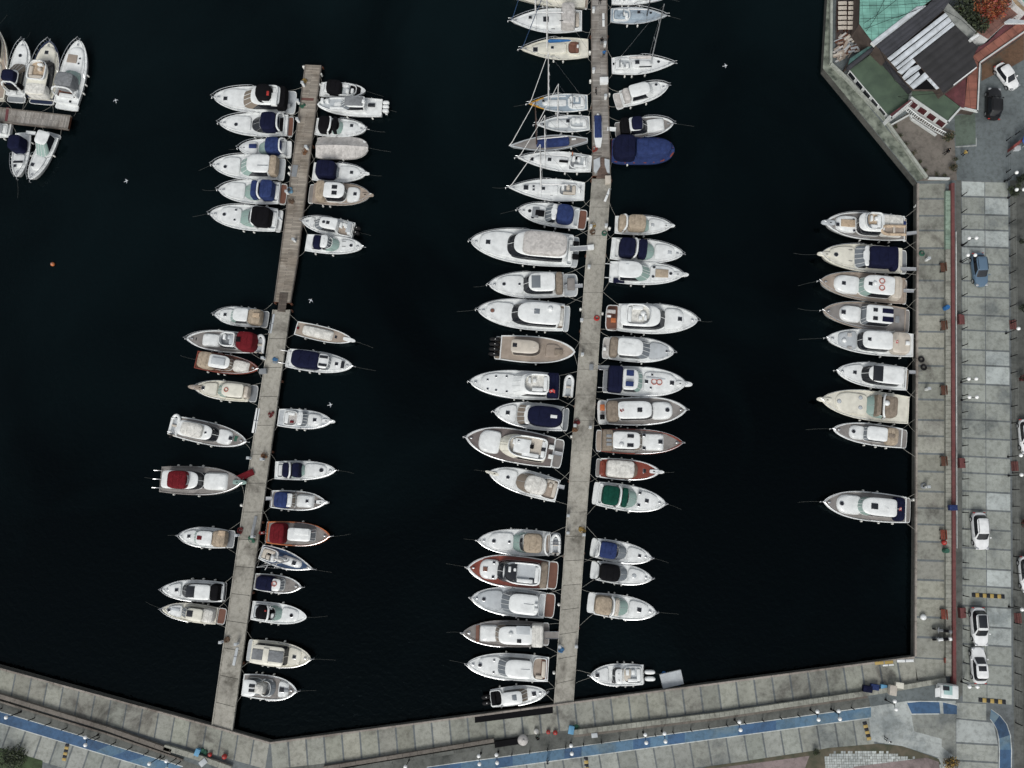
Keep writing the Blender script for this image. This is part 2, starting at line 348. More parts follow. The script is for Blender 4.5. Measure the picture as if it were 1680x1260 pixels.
# blue bicycle lane with white border lines
mb = MB()
def lane(tl, br, n, dark=()):
    for i in range(n):
        t0, t1 = i/n, (i+1)/n; q = [lerp(*tl, t0), lerp(*tl, t1), lerp(*br, t1), lerp(*br, t0)]
        flat(mb, q, BLD if i in dark else BLM, 4, rq.uniform(.9, 1.12))
lane(((-60,1150),(300,1258)), ((-60,1168),(262,1266)), 12, (0,1,2,3,4,5,6,7,9))
lane(((700,1259),(1180,1194)), ((700,1276),(1180,1211)), 17, (0,1,4,8,12,14))
lane(((1180,1194),(1429,1160)), ((1180,1211),(1429,1177)), 8, (1,2))
for a, b_ in (((-60,1149),(300,1257)), ((-60,1168),(262,1265)), ((700,1258),(1429,1159)), ((700,1276),(1429,1177))):
    flat(mb, [a, b_, (b_[0], b_[1]+1.3), (a[0], a[1]+1.3)], CW, 5)
flat(mb, [(1488,1153),(1510,1151),(1541,1152),(1543,1171),(1496,1171)], BLD, 4); flat(mb, [(1547,1152),(1560,1154),(1570,1158),(1570,1172),(1548,1171)], BLD, 4)
flat(mb, [(1495,1171),(1541,1170.5),(1541,1172),(1495,1172.4)], CW, 5); flat(mb, [(1490,1151.5),(1510,1149.7),(1545,1150.5),(1570,1156),(1570,1157.5),(1545,1152),(1510,1151.2),(1490,1153)], CW, 5)
arc_o = [(1626,1164),(1640,1174),(1651,1188),(1657,1206),(1659,1230),(1658,1300)]; arc_i = [(1624,1180),(1630,1188),(1635,1198),(1638,1212),(1639,1230),(1638,1300)]
for i in range(5): flat(mb, [arc_o[i], arc_o[i+1], arc_i[i+1], arc_i[i]], BLM if i in (0, 3) else BLD, 4)
for arc in (arc_o, arc_i):
    for i in range(5): flat(mb, [arc[i], arc[i+1], (arc[i+1][0]+1.4, arc[i+1][1]), (arc[i][0]+1.4, arc[i][1])], CW, 5)
props(mb.build('bike_lane', smooth=False), kind='structure')
# bottom-edge plots: grass in the left corner, stone paving at the lower right
mb = MB(); flat(mb, [(-60,1216),(0,1227),(70,1248),(66,1290),(-60,1290)], GRASS, 5); props(mb.build('grass_plot', smooth=False), kind='structure')
mb = MB(); flat(mb, [(1332,1232),(1360,1227),(1440,1220),(1480,1224),(1540,1245),(1560,1290),(1080,1290),(1160,1258)], EARTH, 4)
flat(mb, [(1160,1262),(1300,1244),(1328,1240),(1310,1290),(1100,1290)], PVR, 5)
for row in range(9):
    y = 1228+row*4.4
    for k in range(52):
        x = 1352+k*3.9+rq.uniform(-.3, .3)+row*.3
        top = 1229+max(0, (1380-x))*.25+max(0, (x-1440))*.20+rq.uniform(0, 4)
        yy = y-(x-1352)*.05*0
        if yy < top or x > 1400+ (row*22)+60 or (row < 1 and rq.random() < .4): continue
        flat(mb, [(x, yy), (x+3.5, yy-.3), (x+3.6, yy+3.7), (x+.1, yy+4.0)], CP, 6, rq.uniform(.8, 1.25))
flat(mb, [(1400,1258),(1520,1243),(1540,1250),(1548,1290),(1400,1290)], PVR, 7)
props(mb.build('stone_paving', smooth=False), kind='structure')
# yard at the top right
mb = MB()
flat(mb, [(1507,297),(1466,246),(1460,205),(1490,185),(1565,215),(1570,296)], CB, 2)
flat(mb, [(1350,112),(1357,0),(1366,-100),(1374,-100),(1366,0),(1362,98),(1520,290),(1505,298)], mat('mossy_concrete', (.21,.23,.19), .95, kind='noise', col2=(.035,.045,.035), scale=1.1), 3)
flat(mb, [(1611,100),(1680,52),(1680,98),(1655,112),(1640,118),(1610,133)], mat('concrete_rust', (.13,.075,.045), .9, kind='concrete', col2=(.09,.09,.07)), 2)
flat(mb, [(1566,190),(1600,186),(1601,236),(1568,240)], mat('concrete_moss_green', (.10,.13,.105), .9, kind='concrete'), 2)
flat(mb, [(1568,240),(1600,238),(1601,238),(1601,226),(1602.3,226),(1602.3,240),(1568,242)], CW, 3, .6)
props(mb.build('yard_pavement', smooth=False), kind='structure')

# ---------------------------------------------------------------- walls beside the quay
def thing_wall(name, label, cat, parts):
    r = empty(name, G(parts[0][1][0][0], parts[0][1][0][1], QZ), 0, label, cat)
    o = r.location
    for pn, line, wpx, zt, zb, m, side, nseg, *ms in parts:
        mb = MB(); band(mb, line, wpx, zt, zb, m, side, nseg, gap=.35); ob = mb.build(pn, r, smooth=False, origin=tuple(o)); ob.location = (0, 0, 0)
    return r
thing_wall('quay_wall', 'long low wall with green and grey blocks and a red coping beside the right quay', 'wall',
  [('coping', [(1551.5,313),(1551.5,409)], 9, QZ+.45, QZ, CG, -1, 8), ('block', [(1551.5,409),(1552,1110)], 9, QZ+.45, QZ, CQ, -1, 7.5), ('red_coping', [(1561,300),(1562,700),(1564,1142)], 5.2, QZ+.75, QZ, CRD, -1, None), ('base_course', [(1568,380),(1569.5,900)], 1.4, QZ+.3, QZ, CW, -1, 40)])
thing_wall('quay_wall', 'stepped stone wall along the bottom quay right of the middle pier', 'wall',
  [('upper_course', [(940,1198),(1180,1169),(1440,1131),(1552,1112)], 8, QZ+.5, QZ, CQ, 1, 8), ('lower_course', [(941,1206),(1180,1177),(1423,1141)], 4, QZ+.25, QZ, CB, 1, 30)])
thing_wall('quay_wall', 'stepped stone wall along the bottom quay left of the middle pier', 'wall',
  [('upper_course', [(530,1258),(610,1245),(810,1212)], 6, QZ+.5, QZ, CB, 1, 24), ('lower_course', [(520,1269),(610,1253),(812,1220)], 6, QZ+.25, QZ, CD, 1, 30)])
thing_wall('quay_wall', 'stepped brownish wall beside the lower left blue lane', 'wall',
  [('upper_course', [(-60,1124),(0,1139),(175,1192),(282,1230)], 7, QZ+.5, QZ, CB, 1, 26), ('lower_course', [(-60,1137),(0,1150),(175,1203),(300,1246)], 3, QZ+.3, QZ, CB, 1, 26), ('block', [(270,1222),(330,1240),(380,1258)], 9, QZ+.5, QZ, CQ, 1, 9)])
# ---------------------------------------------------------------- piers
def pier(name, label, Lp, Rp, z, m, extra=None, seg=None, planked=False, piles=True):
    """Lp, Rp: pixel polylines of the left and right edge (same count), far end first"""
    a = (G(*Lp[0], z)+G(*Rp[0], z))/2; b_ = (G(*Lp[-1], z)+G(*Rp[-1], z))/2; d = b_-a; rz = math.atan2(d.y, d.x)
    r = empty(name, (a.x, a.y, 0), rz, label, 'pier')
    org = (a.x, a.y, 0)
    def put(mb, nm, **k): o = mb.build(nm, r, origin=org, rz=rz, **k); o.location = (0,0,0); o.rotation_euler = (0,0,0); return o
    mb = MB()
    for i in range(len(Lp)-1):
        n_ = max(1, int(Vector((Lp[i+1][0]-Lp[i][0], Lp[i+1][1]-Lp[i][1])).length/(seg or 1e9)))
        for k in range(n_):
            g = .002 if n_ > 1 else 0
            q = [lerp(Lp[i], Lp[i+1], k/n_+g*.5), lerp(Lp[i], Lp[i+1], (k+1)/n_-g*.5), lerp(Rp[i], Rp[i+1], (k+1)/n_-g*.5), lerp(Rp[i], Rp[i+1], k/n_+g*.5)]
            prism(mb, q, z, z-.45, m, SDW if not planked else 'HW', rq.uniform(.9, 1.1))
    put(mb, 'deck', smooth=False)
    for P, sg in ((Lp, -1), (Rp, 1)):
        mb = MB(); band(mb, P, 1.6, z+.09, z-.3, m if not planked else mat('plank_edge', (.17,.15,.13), .9, kind='noise'), sg, 34, gap=.8); put(mb, 'edge_beam', smooth=False)
    if piles:
        tot = d.length; k = int(tot/9)
        for i in range(k+1):
            for E in (Lp, Rp):
                t = i/max(1, k); y = E[0][1]+(E[-1][1]-E[0][1])*t
                for e0, e1 in zip(E, E[1:]):
                    if min(e0[1], e1[1])-.1 <= y <= max(e0[1], e1[1])+.1 and e1[1] != e0[1]:
                        p = G(*lerp(e0, e1, (y-e0[1])/(e1[1]-e0[1])), z); mb = MB(); mb.cyl((p.x, p.y, -3), .17, 3+z-.5, 'HW', 8); put(mb, 'pile'); break
    return r, org, rz, put
PLK = mat('plank_grey', (.33,.295,.25), .9, kind='plank'); PLK2 = mat('plank_pale', (.33,.31,.285), .9, kind='plank'); PLD = mat('plank_dark', (.12,.10,.085), .9, kind='plank')
r1, o1, z1_, put1 = pier('wooden_pier', 'long weathered wooden pier, upper part of the left pier', [(500,106),(458,428),(449,495)], [(527,107),(488,428),(476,497)], 1.0, PLK, planked=True)
mb = MB(); prism(mb, [(459,480),(472,481),(468,512),(455,511)], 1.12, 1.0, PLD); put1(mb, 'ramp', smooth=False)
mb = MB(); prism(mb, [(494,160),(515,161),(514,165),(493,164)], 1.03, 1.0, mat('plank_red', (.13,.06,.05), .9)); put1(mb, 'cross_plank', smooth=False)
mb = MB(); prism(mb, [(478,270),(489,271),(486,290),(475,289)], 1.06, 1.0, 'GY'); put1(mb, 'patch', smooth=False)
pier('concrete_pier', 'cracked concrete pier, lower part of the left pier', [(447,508),(397,840),(346,1196)], [(476,508),(430,840),(380,1206)], 1.05, CPI, seg=42)
r2, o2, z2_, put2 = pier('wooden_pier', 'grey pier of the sailboats running off the top edge', [(969.5,-60),(970,100),(972,288)], [(996,-60),(997,100),(1002,288)], 1.0, PLK2, planked=True)
mb = MB(); prism(mb, [(986,258),(992,258),(997,283),(999,292),(978,292),(981,283)], 1.14, 1.0, mat('plank_brown', (.17,.12,.10), .9, kind='plank')); put2(mb, 'ramp', smooth=False)
for q in (((974,262),(984,258),(985,272),(978,284),(974,280)), ((992,260),(1000,262),(1000,284),(996,282),(992,270))):
    mb = MB(); prism(mb, q, 1.35, 1.0, 'LG'); put2(mb, 'ramp_side', smooth=False)
pier('concrete_pier', 'long grey concrete pier in the middle with boats on both sides', [(971,293),(957,480),(941,690),(930,840),(908,1162)], [(1003,293),(989,480),(975,690),(963,840),(941,1154)], 1.05, CPI, seg=40)
pier('wooden_dock', 'short wooden dock with a maroon stripe at the upper left', [(116,189),(-70,168)], [(111,212),(-70,192)], 1.0, PLK2, planked=True, piles=False)
mb = MB(); prism(mb, [(10.5,176),(15,176.5),(12,199),(7.5,198.5)], 1.03, 1.003, mat('plank_maroon', (.13,.04,.045), .9)); ob = mb.build('cross_plank', bpy.data.objects['wooden_dock'], smooth=False); ob.matrix_parent_inverse = (Matrix.Translation(bpy.data.objects['wooden_dock'].location) @ Matrix.Rotation(bpy.data.objects['wooden_dock'].rotation_euler.z, 4, 'Z')).inverted()
# ---------------------------------------------------------------- boats
REG = dict(A=(330,90,3.706), B=(0,30,4.5), C=(300,470,4.847), D=(240,660,4.847), E=(240,840,3.706), F=(820,0,4.2),
 G=(750,280,4.2), H=(750,470,4.0), I=(740,640,4.098), J=(740,840,4.098), K=(740,1000,4.098), L=(1300,320,4.5), M=(1300,580,4.2))
SEGS = []   # pier / quay edges the boats are tied to, filled by the pier builder
def P1L(y): return None
TIE = [((500,105),(457,478)),((526,108),(480,500)),((446,507),(347,1190)),((476,507),(380,1190)),
       ((969.5,0),(971,290)),((996,0),(1001,290)),((971,293),(908,1150)),((1003,293),(942,1150)),((1505,300),(1502,1077)),
       ((0,176),(116,190)),((0,200),(111,212))]
TIEW = [(G(a[0],a[1],1.0), G(b[0],b[1],1.0)) for a, b in TIE]
def nearest_edge(p):
    best = None
    for a, b in TIEW:
        ab = (b-a).to_2d(); t = max(0, min(1, (p.to_2d()-a.to_2d()).dot(ab)/ab.length_squared)); q = a.to_2d()+ab*t
        d = (q-p.to_2d()).length
        if best is None or d < best[0]: best = (d, q, ab.normalized())
    return best
NAMES = {'N':'canopy','B':'canopy'}
class Boat:
    def __init__(s, reg, bow, stern, wpx, shape, label, ops, cat='motorboat', hull='W', deck='W', rim=None, rail=1, group=None, low=0, fe=3, bowcol=None, line=1):
        s.bowcol = bowcol
        ox, oy, k = REG[reg]; s.T = lambda X, Y: (ox+X/k, oy+Y/k)
        s.k = k; s.vert = abs(bow[1]-stern[1]) > abs(bow[0]-stern[0]); s.bow, s.stern = bow, stern
        L0 = 9.0
        Pb = G(*s.T(*bow), 1.35-low*.4); Ps = G(*s.T(*stern), .75)
        ax = (Pb-Ps); ax.z = 0; s.L = ax.length; s.ax = ax.normalized(); s.nr = Vector((-s.ax.y, s.ax.x, 0))
        s.mid = (Pb+Ps)/2; s.mid.z = 0; s.x0 = -s.L/2; s.xb = s.L/2
        mx, my = s.T((bow[0]+stern[0])/2, (bow[1]+stern[1])/2); q = wpx/k/2
        d = Vector((bow[0]-stern[0], bow[1]-stern[1])).normalized()
        s.B = (G(mx-d.y*q, my+d.x*q, 1.0)-G(mx+d.y*q, my-d.x*q, 1.0)).length*.515
        s.shape = shape; s.sz = max(.7, min(1.25, s.L/10)); s.zs = .80*s.sz-low*.15; s.rise = (.65 if shape[0] != 's' and shape[0] != 'n' else .25)*s.sz
        s.root = empty({'sailboat':'sailboat','motorboat':'motorboat'}.get(cat, 'motorboat'), s.mid, math.atan2(s.ax.y, s.ax.x), label, cat, group)
        s.tops = []; s.hull_m, s.deck_m = hull, deck; s.rnd = random.Random(label)
        plat = [o for o in ops if o[0] == 'pl']; s.hx0 = s.x0
        if plat: s.hx0 = s.lx(plat[0][1], .5)
        s.hull(hull, rim or hull, deck)
        if plat: s.platform(plat[0])
        for o in ops:
            if o[0] != 'pl': getattr(s, 'o_'+o[0])(*o[1:])
        if rail: s.rails()
        s.fenders(fe)
        if line: s.ropes()
    # ---- coordinate helpers
    def loc(s, X, Y, z):
        p = G(*s.T(X, Y), z)-s.mid; return p.x*s.ax.x+p.y*s.ax.y, p.x*s.nr.x+p.y*s.nr.y
    def lx(s, X, z):
        a, b = (s.stern[1], s.bow[1]) if s.vert else (s.stern[0], s.bow[0]); t = (X-a)/(b-a)
        return s.loc(s.stern[0]+(s.bow[0]-s.stern[0])*t, s.stern[1]+(s.bow[1]-s.stern[1])*t, z)[0]
    def hb(s, x):
        t = max(0, min(1, (x-s.hx0)/(s.xb-s.hx0))); sh = s.shape
        if sh[0] == 's':
            a = .80+.20*math.sin(min(1, t/.38)*math.pi/2); b = 1 if t < .38 else (1-((t-.38)/.62)**1.9)
        elif sh[0] == 'n':
            a = .22+.78*math.sin(min(1, t/.48)*math.pi/2); b = 1 if t < .48 else (1-((t-.48)/.52)**1.8)
        elif sh[0] == 'b':
            a = .86+.14*math.sin(min(1, t/.2)*math.pi/2); b = 1 if t < .55 else max(0, 1-((t-.55)/.45)**2.6)**.5
        elif sh[0] == 'r':
            a = .88+.12*math.sin(min(1, t/.35)*math.pi/2); b = 1 if t < .42 else max(0, 1-((t-.42)/.58)**2.5)**.72
        else:
            a = .90+.10*math.sin(min(1, t/.35)*math.pi/2); b = 1 if t < .38 else max(0, 1-((t-.38)/.62)**2.35)**.63
        return s.B*a*max(0, b)
    def sheer(s, x):
        t = max(0, min(1, (x-s.hx0)/(s.xb-s.hx0))); return s.zs+s.rise*t**2
    def dz(s, x): return s.sheer(x)-.05
    def top(s, x, y):
        z = s.dz(x)
        for a, b, hw, zz in s.tops:
            if a-.02 <= x <= b+.02 and abs(y) <= hw: z = max(z, zz(x) if callable(zz) else zz)
        return z
    def at(s, X, Y, dh=0):
        z = s.zs+.8
        for _ in range(4): x, y = s.loc(X, Y, z); z = s.top(x, y)+dh
        return x, y, z
    def build(s, mb, name, **k): return mb.build(name, s.root, **k)
    # ---- base pieces
    def hull(s, hm, rm, dm):
        N = 26; xs = [s.hx0+(s.xb-s.hx0)*(1-(1-i/N)**1.25) for i in range(N+1)]; xs[-1] = s.xb
        lv = [(-.45, .35, .86, 'b'), (-.05, .78, .93, 'b'), (.12, .86, .945, 'w'), (None, 1, 1, 't')]
        mb = MB(); span = s.xb-s.hx0
        rows = []
        for z, kb, kx, _ in lv:
            row = []
            for sg in (1, -1):
                pts = []
                for x in xs:
                    t = (x-s.hx0)/span; kk = kb-(1-kb)*.8*t**2 if z is not None else 1
                    X = s.hx0+(x-s.hx0)*kx; Z = s.sheer(x) if z is None else z
                    pts.append((X, sg*s.hb(x)*max(.05, kk), Z))
                row.append(pts)
            rows.append(row[0]+row[1][::-1])
        stripe = 'HB' if s.rnd.random() < .6 else ('RU' if s.rnd.random() < .5 else hm)
        mb.loft(rows, [stripe, stripe, hm], True, False)
        g = min(.13, s.B*.1)                                  # gunwale: small raised cap, then down to the deck
        def rim(ins, dz_):
            a = [(x-(ins*1.6 if i > N*.75 else 0)*(i/N), max(0.0, s.hb(x)-ins), s.sheer(x)+dz_) for i, x in enumerate(xs)]
            a = [(max(p[0], s.hx0+ins), p[1], p[2]) for p in a]
            return a+[(p[0], -p[1], p[2]) for p in reversed(a)]
        mb.loft([rows[-1], rim(0, .05), rim(g, .06), rim(g+.02, -.06)], [hm, rm, rm], False, False)
        if s.bowcol:
            k_ = mb.mi(s.bowcol)
            for i, f_ in enumerate(mb.f):
                if sum(mb.v[k][0] for k in f_)/len(f_) > s.xb-s.L*.28: mb.m[i] = k_
        s.build(mb, 'hull')
        mb = MB(); rr = rim(g, -.04); n = N+1
        pts = []
        for i in range(n):
            a, b = rr[i], rr[2*n-1-i]
            pts.append([(a[0], a[1]+(b[1]-a[1])*q/6, a[2]+.05*(1-(abs(q-3)/3)**2)) for q in range(7)])
        mb.loft(pts, dm, False, False, closed=False)
        s.build(mb, 'deck')
    def platform(s, o):
        x1 = s.hx0+.02; c = o[2] if len(o) > 2 else 'W'; hw = s.B*(o[3] if len(o) > 3 else .86)
        mb = MB(); ol = [(-(p[0])+2*(s.x0+x1)/2, p[1]) for p in outline(s.x0, x1, hw, 4.5, 12, 24)]
        ol = [(p[0], -p[1]) for p in ol]
        z = .42*s.sz
        mb.loft([[(p[0], p[1], h) for p in ol] for h in (z-.18, z)], 'W', True, True); 
        s.build(mb, 'swim_platform')
        if c != 'W':
            mb = MB(); cx, cy = (s.x0+x1)/2, 0
            mb.poly([(cx+(p[0]-cx)*.88, p[1]*.93, z+.012) for p in ol], c); s.build(mb, 'platform_deck', smooth=False)
        s.tops.append((s.x0, x1, hw, z))
    def rails(s):
        mb = MB(); pts = []; a0 = s.hx0+(s.xb-s.hx0)*.42
        for i in range(15):
            x = a0+(s.xb-.12-a0)*(1-(1-i/14)**1.5); pts.append((x, max(.02, s.hb(x)-.07), s.sheer(x)+(.12 if i == 0 else .58)))
        tip = (s.xb+.22, 0, s.sheer(s.xb)+.6)
        full = pts+[tip]+[(p[0], -p[1], p[2]) for p in reversed(pts)]
        mb.tube(full, .034, 'SS', 5); 
        for sg in (1, -1):
            for i in range(2, 15, 2):
                p = pts[i]; mb.tube([(p[0]-.03, sg*p[1], s.sheer(p[0])+.03), (p[0], sg*p[1], p[2])], .018, 'SS', 4)
        s.build(mb, 'bow_rail')
        mb = MB(); z = s.sheer(s.xb)
        mb.tube([(s.xb-.35, 0, z+.04), (s.xb+.28, 0, z+.02)], .05, 'SS', 6); mb.box((s.xb-.75, 0, z+.06), (.34, .2, .14), 'SS', bev=.04)
        mb.tube([(s.xb+.1, 0, z-.05), (s.xb+.36, 0, z-.12), (s.xb+.3, .14, z-.25)], .035, 'AL', 5)
        s.build(mb, 'anchor')
    def fenders(s, n):
        for sg in (1, -1):
            for i in range(n):
                if s.rnd.random() < .25: continue
                x = s.hx0+(s.xb-s.hx0)*(.10+.5*(i+.2+s.rnd.random()*.5)/max(1, n)); y = sg*(s.hb(x)+.10); z = s.sheer(x)
                mb = MB(); mb.loft([[(x+r*math.cos(q*math.pi/4), y+r*math.sin(q*math.pi/4), zz) for q in range(8)] for r, zz in ((.04, z-.62), (.12, z-.5), (.12, z-.12), (.03, z+.02))], 'FW', True, True)
                mb.tube([(x, y, z), (x, y-sg*.16, z+.08)], .012, 'RP', 4)
                s.build(mb, 'fender')
    def ropes(s):
        a = s.mid+s.ax*s.hx0; b = s.mid+s.ax*s.xb
        na, nb = nearest_edge(a), nearest_edge(b)
        end, n_, hx = (a, na, s.hx0) if na[0] <= nb[0] else (b, nb, s.xb)
        inv = lambda P, z: ((P.x-s.mid.x)*s.ax.x+(P.y-s.mid.y)*s.ax.y, (P.x-s.mid.x)*s.nr.x+(P.y-s.mid.y)*s.nr.y, z)
        if n_[0] < 9:
            for sg in (1, -1):
                mb = MB(); yy = sg*s.B*.75 if hx == s.hx0 else sg*.2
                c = s.mid+s.ax*(hx-(.15 if hx > 0 else -.15))+s.nr*yy
                q = nearest_edge(c); tgt = Vector((q[1].x, q[1].y, 0)) + Vector((q[2].x, q[2].y, 0))*((1 if q[2].dot(s.nr.to_2d()*sg) > 0 else -1)*s.rnd.uniform(.2, 1.8))
                p0 = inv(c, s.sheer(hx)+.06); p1 = inv(tgt, 1.06); sg_ = s.rnd.uniform(.08, .35)
                mb.tube([tuple(p0[i]+(p1[i]-p0[i])*q-(sg_*4*q*(1-q) if i == 2 else 0)+(.12*math.sin(q*5) if i == 1 else 0)*q*(1-q) for i in range(3)) for q in (0,.2,.4,.6,.8,1)], s.rnd.uniform(.016,.026), 'RP', 4); s.build(mb, 'mooring_line')
        if s.rnd.random() < .5:
            far = s.xb if hx == s.hx0 else s.hx0; dr = 1 if far > 0 else -1
            mb = MB(); ln = s.rnd.uniform(2.2, 3.6); yy = s.rnd.uniform(-.6, .6); z = s.sheer(far)
            mb.tube([(far+dr*ln*q, yy*q*q, z*(1-q)**1.5-.12*q) for q in (0,.2,.4,.6,.8,1)], .014, 'RD2', 4); s.build(mb, 'mooring_line')
    # ---- pieces named in the boat lists
    def mound(s, x0, x1, hw, rings, pf, pr, m, name, follow=True, part=True, cap=True):
        mb = MB(); rr = []
        cl = lambda ins: (lambda X: s.hb(X)-.2-ins)
        zm = s.dz((x0+x1)/2)
        for fi, ri, si, h in rings:
            ol = outline(x0+ri, x1-fi, hw-si, pf, pr, clamp=cl(si)); rr.append([(p[0], p[1], (s.dz(p[0]) if follow else zm)+h) for p in ol])
        mb.loft(rr, m, False, cap); return s.build(mb, name)
    def o_tr(s, Xa, Xb, w=.7, h=.35, col='W', pf=2.6, pr=6):
        zt = s.zs+s.rise*.4+h; x0, x1 = sorted((s.lx(Xa, zt), s.lx(Xb, zt-h*.5))); hw = s.B*w
        s.mound(x0, x1, hw, [(0,0,0,-.06),(.25*h,.0,.1*h,.55*h),(.7*h,.05,.35*h,.88*h),(1.6*h,.2,.9*h,h),(2.6*h,.4,min(hw*.75,2.2*h),h+.03)], pf, pr, col, 'cabin_trunk')
        s.tops.append((x0+.1, x1-.5*h, hw-.3*h, lambda x: s.dz(x)+h+.035))
    def o_ho(s, Xa, Xb, gX, w=.72, h=1.35, col='W', gl='GD', pf=3.2, side='GD', base=None):
        zm = s.zs+s.rise*.25; xr0, xr1 = sorted((s.lx(Xa, zm+h), s.lx(Xb, zm+h))); xg = max(s.lx(gX, zm+.45), xr1+.1); hw = s.B*w
        zb = s.dz((xr0+xg)/2); N = 36
        def ring(x0, x1, hw_, z): return [(p[0], p[1], z) for p in outline(x0, x1, hw_, pf, 8, N, clamp=lambda X: s.hb(X)-.15)]
        top_hw = hw*.86
        b0 = ring(xr0, xg+.1, hw, zb-.08); b1 = ring(xr0, xg, hw*.99, zb+.38); b2 = ring(xr0+.02, xr1+.02, top_hw, zb+h-.06)
        mb = MB(); mb.loft([b0, b1], base or col, False, False); mb.loft([b2, [(p[0], p[1], p[2]+.04) for p in b2]], col, False, True)
        fr, sd_, re = MB(), MB(), mb
        for t in (fr, sd_): t.add(b1); t.add(b2)
        ib = mb.add(b1); mb.add(b2)
        for i in range(N):
            j = (i+1) % N; q = (i, j, N+j, N+i); c = math.cos(2*math.pi*(i+1)/N); mm = abs(math.sin(2*math.pi*(i+1)/N))
            if c > .30: fr.face(q, gl)
            elif c > -.62: sd_.face(q, side)
            else: mb.face([ib+k for k in q], base or col)
        s.build(mb, 'cabin'); s.build(fr, 'windscreen')
        for sg in (1, -1):
            hm = MB(); hm.v = list(sd_.v)
            for f_ in sd_.f:
                if sg*sum(sd_.v[k][1] for k in f_) > 0: hm.face(f_, side)
            if hm.f: s.build(hm, 'side_window')
        fm = MB()
        for i in ((0, N-1) if gl == 'GD' else (0, 3, N-4, N-1))[::]:
            if gl == 'GD' and i == N-1: continue
            a, b = b1[i], b2[i]; fm.tube([(a[0]+.01, a[1] if gl != 'GD' else 0, a[2]+.02), (b[0]+.01, b[1] if gl != 'GD' else 0, b[2]+.03)], .03, col if col in ('W', 'C') else 'SS', 4)
        s.build(fm, 'window_frame')
        rf = MB(); a = lambda ins, z: [(p[0], p[1], z) for p in outline(xr0-.06+ins, xr1+.10-ins, top_hw+.07-ins, pf, 7, N, clamp=lambda X: s.hb(X)-.12)]
        rf.loft([a(.0, zb+h-.05), a(0, zb+h+.02), a(.07, zb+h+.07), a(.3, zb+h+.10), a(min(.8, top_hw*.7), zb+h+.13)], col, True, True)
        s.build(rf, 'roof'); s.tops.append((xr0, xr1, top_hw, zb+h+.115))
    def o_ca(s, Xa, Xb, w=.8, col='N', h=1.45, pf=4.5, pr=4.5, name='canopy', wr=0):
        zm = s.zs+s.rise*.2; x0, x1 = sorted((s.lx(Xa, zm+h), s.lx(Xb, zm+h))); hw = s.B*w; zb = s.top((x0+x1)/2, 0) if wr else s.dz((x0+x1)/2)
        base = .25
        mb = MB(); N = 32; hh = h-(zb-s.dz((x0+x1)/2)) if wr else h
        def ring(ix, iy, z):
            o = []
            for p in outline(x0+ix, x1-ix, hw-iy, pf, pr, N, clamp=lambda X: s.hb(X)-.05-iy): o.append((p[0], p[1], z+s.rnd.uniform(-.012, .012)))
            return o
        mb.loft([ring(-.04, -.04, zb+base), ring(0, 0, zb+hh*.7), ring(.06, .07, zb+hh-.10), ring(.16, .22, zb+hh-.02), ring(.4, .55 if hw > 1.1 else hw*.5, zb+hh+.03)], col, False, True)
        s.build(mb, name); s.tops.append((x0, x1, hw, zb+hh+.03))
        fm = MB()                                              # bows under the cloth show as raised seams
        for q in (.33, .66):
            x = x0+(x1-x0)*q; y = hw-.25; fm.tube([(x, -y-.15, zb+hh-.1), (x, -y, zb+hh+.0), (x, -y*.5, zb+hh+.045), (x, y*.5, zb+hh+.045), (x, y, zb+hh), (x, y+.15, zb+hh-.1)], .028, col, 4)
        if x1-x0 > 1.2 and name == 'canopy': s.build(fm, 'canopy_seam')
    def o_gl(s, Xa, Xb, w=.72, col='GG', h=.75, aft=.9):
        zt = s.zs+s.rise*.3; xt, xf = s.lx(Xa, zt+h), s.lx(Xb, zt+.15); xf = max(xf, xt+.15); hw = s.B*w; N = 19; rb, rt = [], []
        zb = s.dz(xt)+.08; c0 = xt-aft
        for i in range(N):
            th = -math.pi/2+math.pi*i/(N-1); c, sn = math.cos(th), math.sin(th)
            X = c0+(xf-c0)*c**(2/2.6); Y = hw*math.copysign(abs(sn)**(2/2.6), sn); Y = max(-(s.hb(X)-.12), min(s.hb(X)-.12, Y)); rb.append((X, Y, zb+.1))
            X = c0+(xt-c0)*c**(2/2.6); Y2 = hw*.84*math.copysign(abs(sn)**(2/2.6), sn); rt.append((X, Y2, zb+h))
        mb = MB(); mb.loft([rb, rt], col, False, False, closed=False); s.build(mb, 'windscreen')
        fm = MB(); fm.tube(rt, .035, 'W' if s.rnd.random() < .5 else 'SS', 5)
        for i in (4, 9, 14): fm.tube([rb[i], rt[i]], .025, 'SS', 4)
        s.build(fm, 'window_frame')
    def o_co(s, Xa, Xb, w=.75, floor='LG', seats='W', h=.3, pf=3.2, lay=1):
        zt = s.zs; x0, x1 = sorted((s.lx(Xa, zt+h), s.lx(Xb, zt+h))); hw = s.B*w; N = 28
        zq = max(s.dz(x0), s.dz(x1))+.04; f = lambda ins, h_: [(p[0], p[1], zq+h_) for p in outline(x0+ins, x1-ins, hw-ins, pf, 7, N, clamp=lambda X: s.hb(X)-.12-ins)]
        mb = MB(); mb.loft([f(0, -.1), f(.02, h), f(.12, h+.02), f(.15, .05)], s.hull_m if s.hull_m in ('W', 'C') else 'W', False, False); s.build(mb, 'cockpit_coaming')
        mb = MB(); mb.poly(f(.13, .062), floor); s.build(mb, 'cockpit_floor', smooth=False)
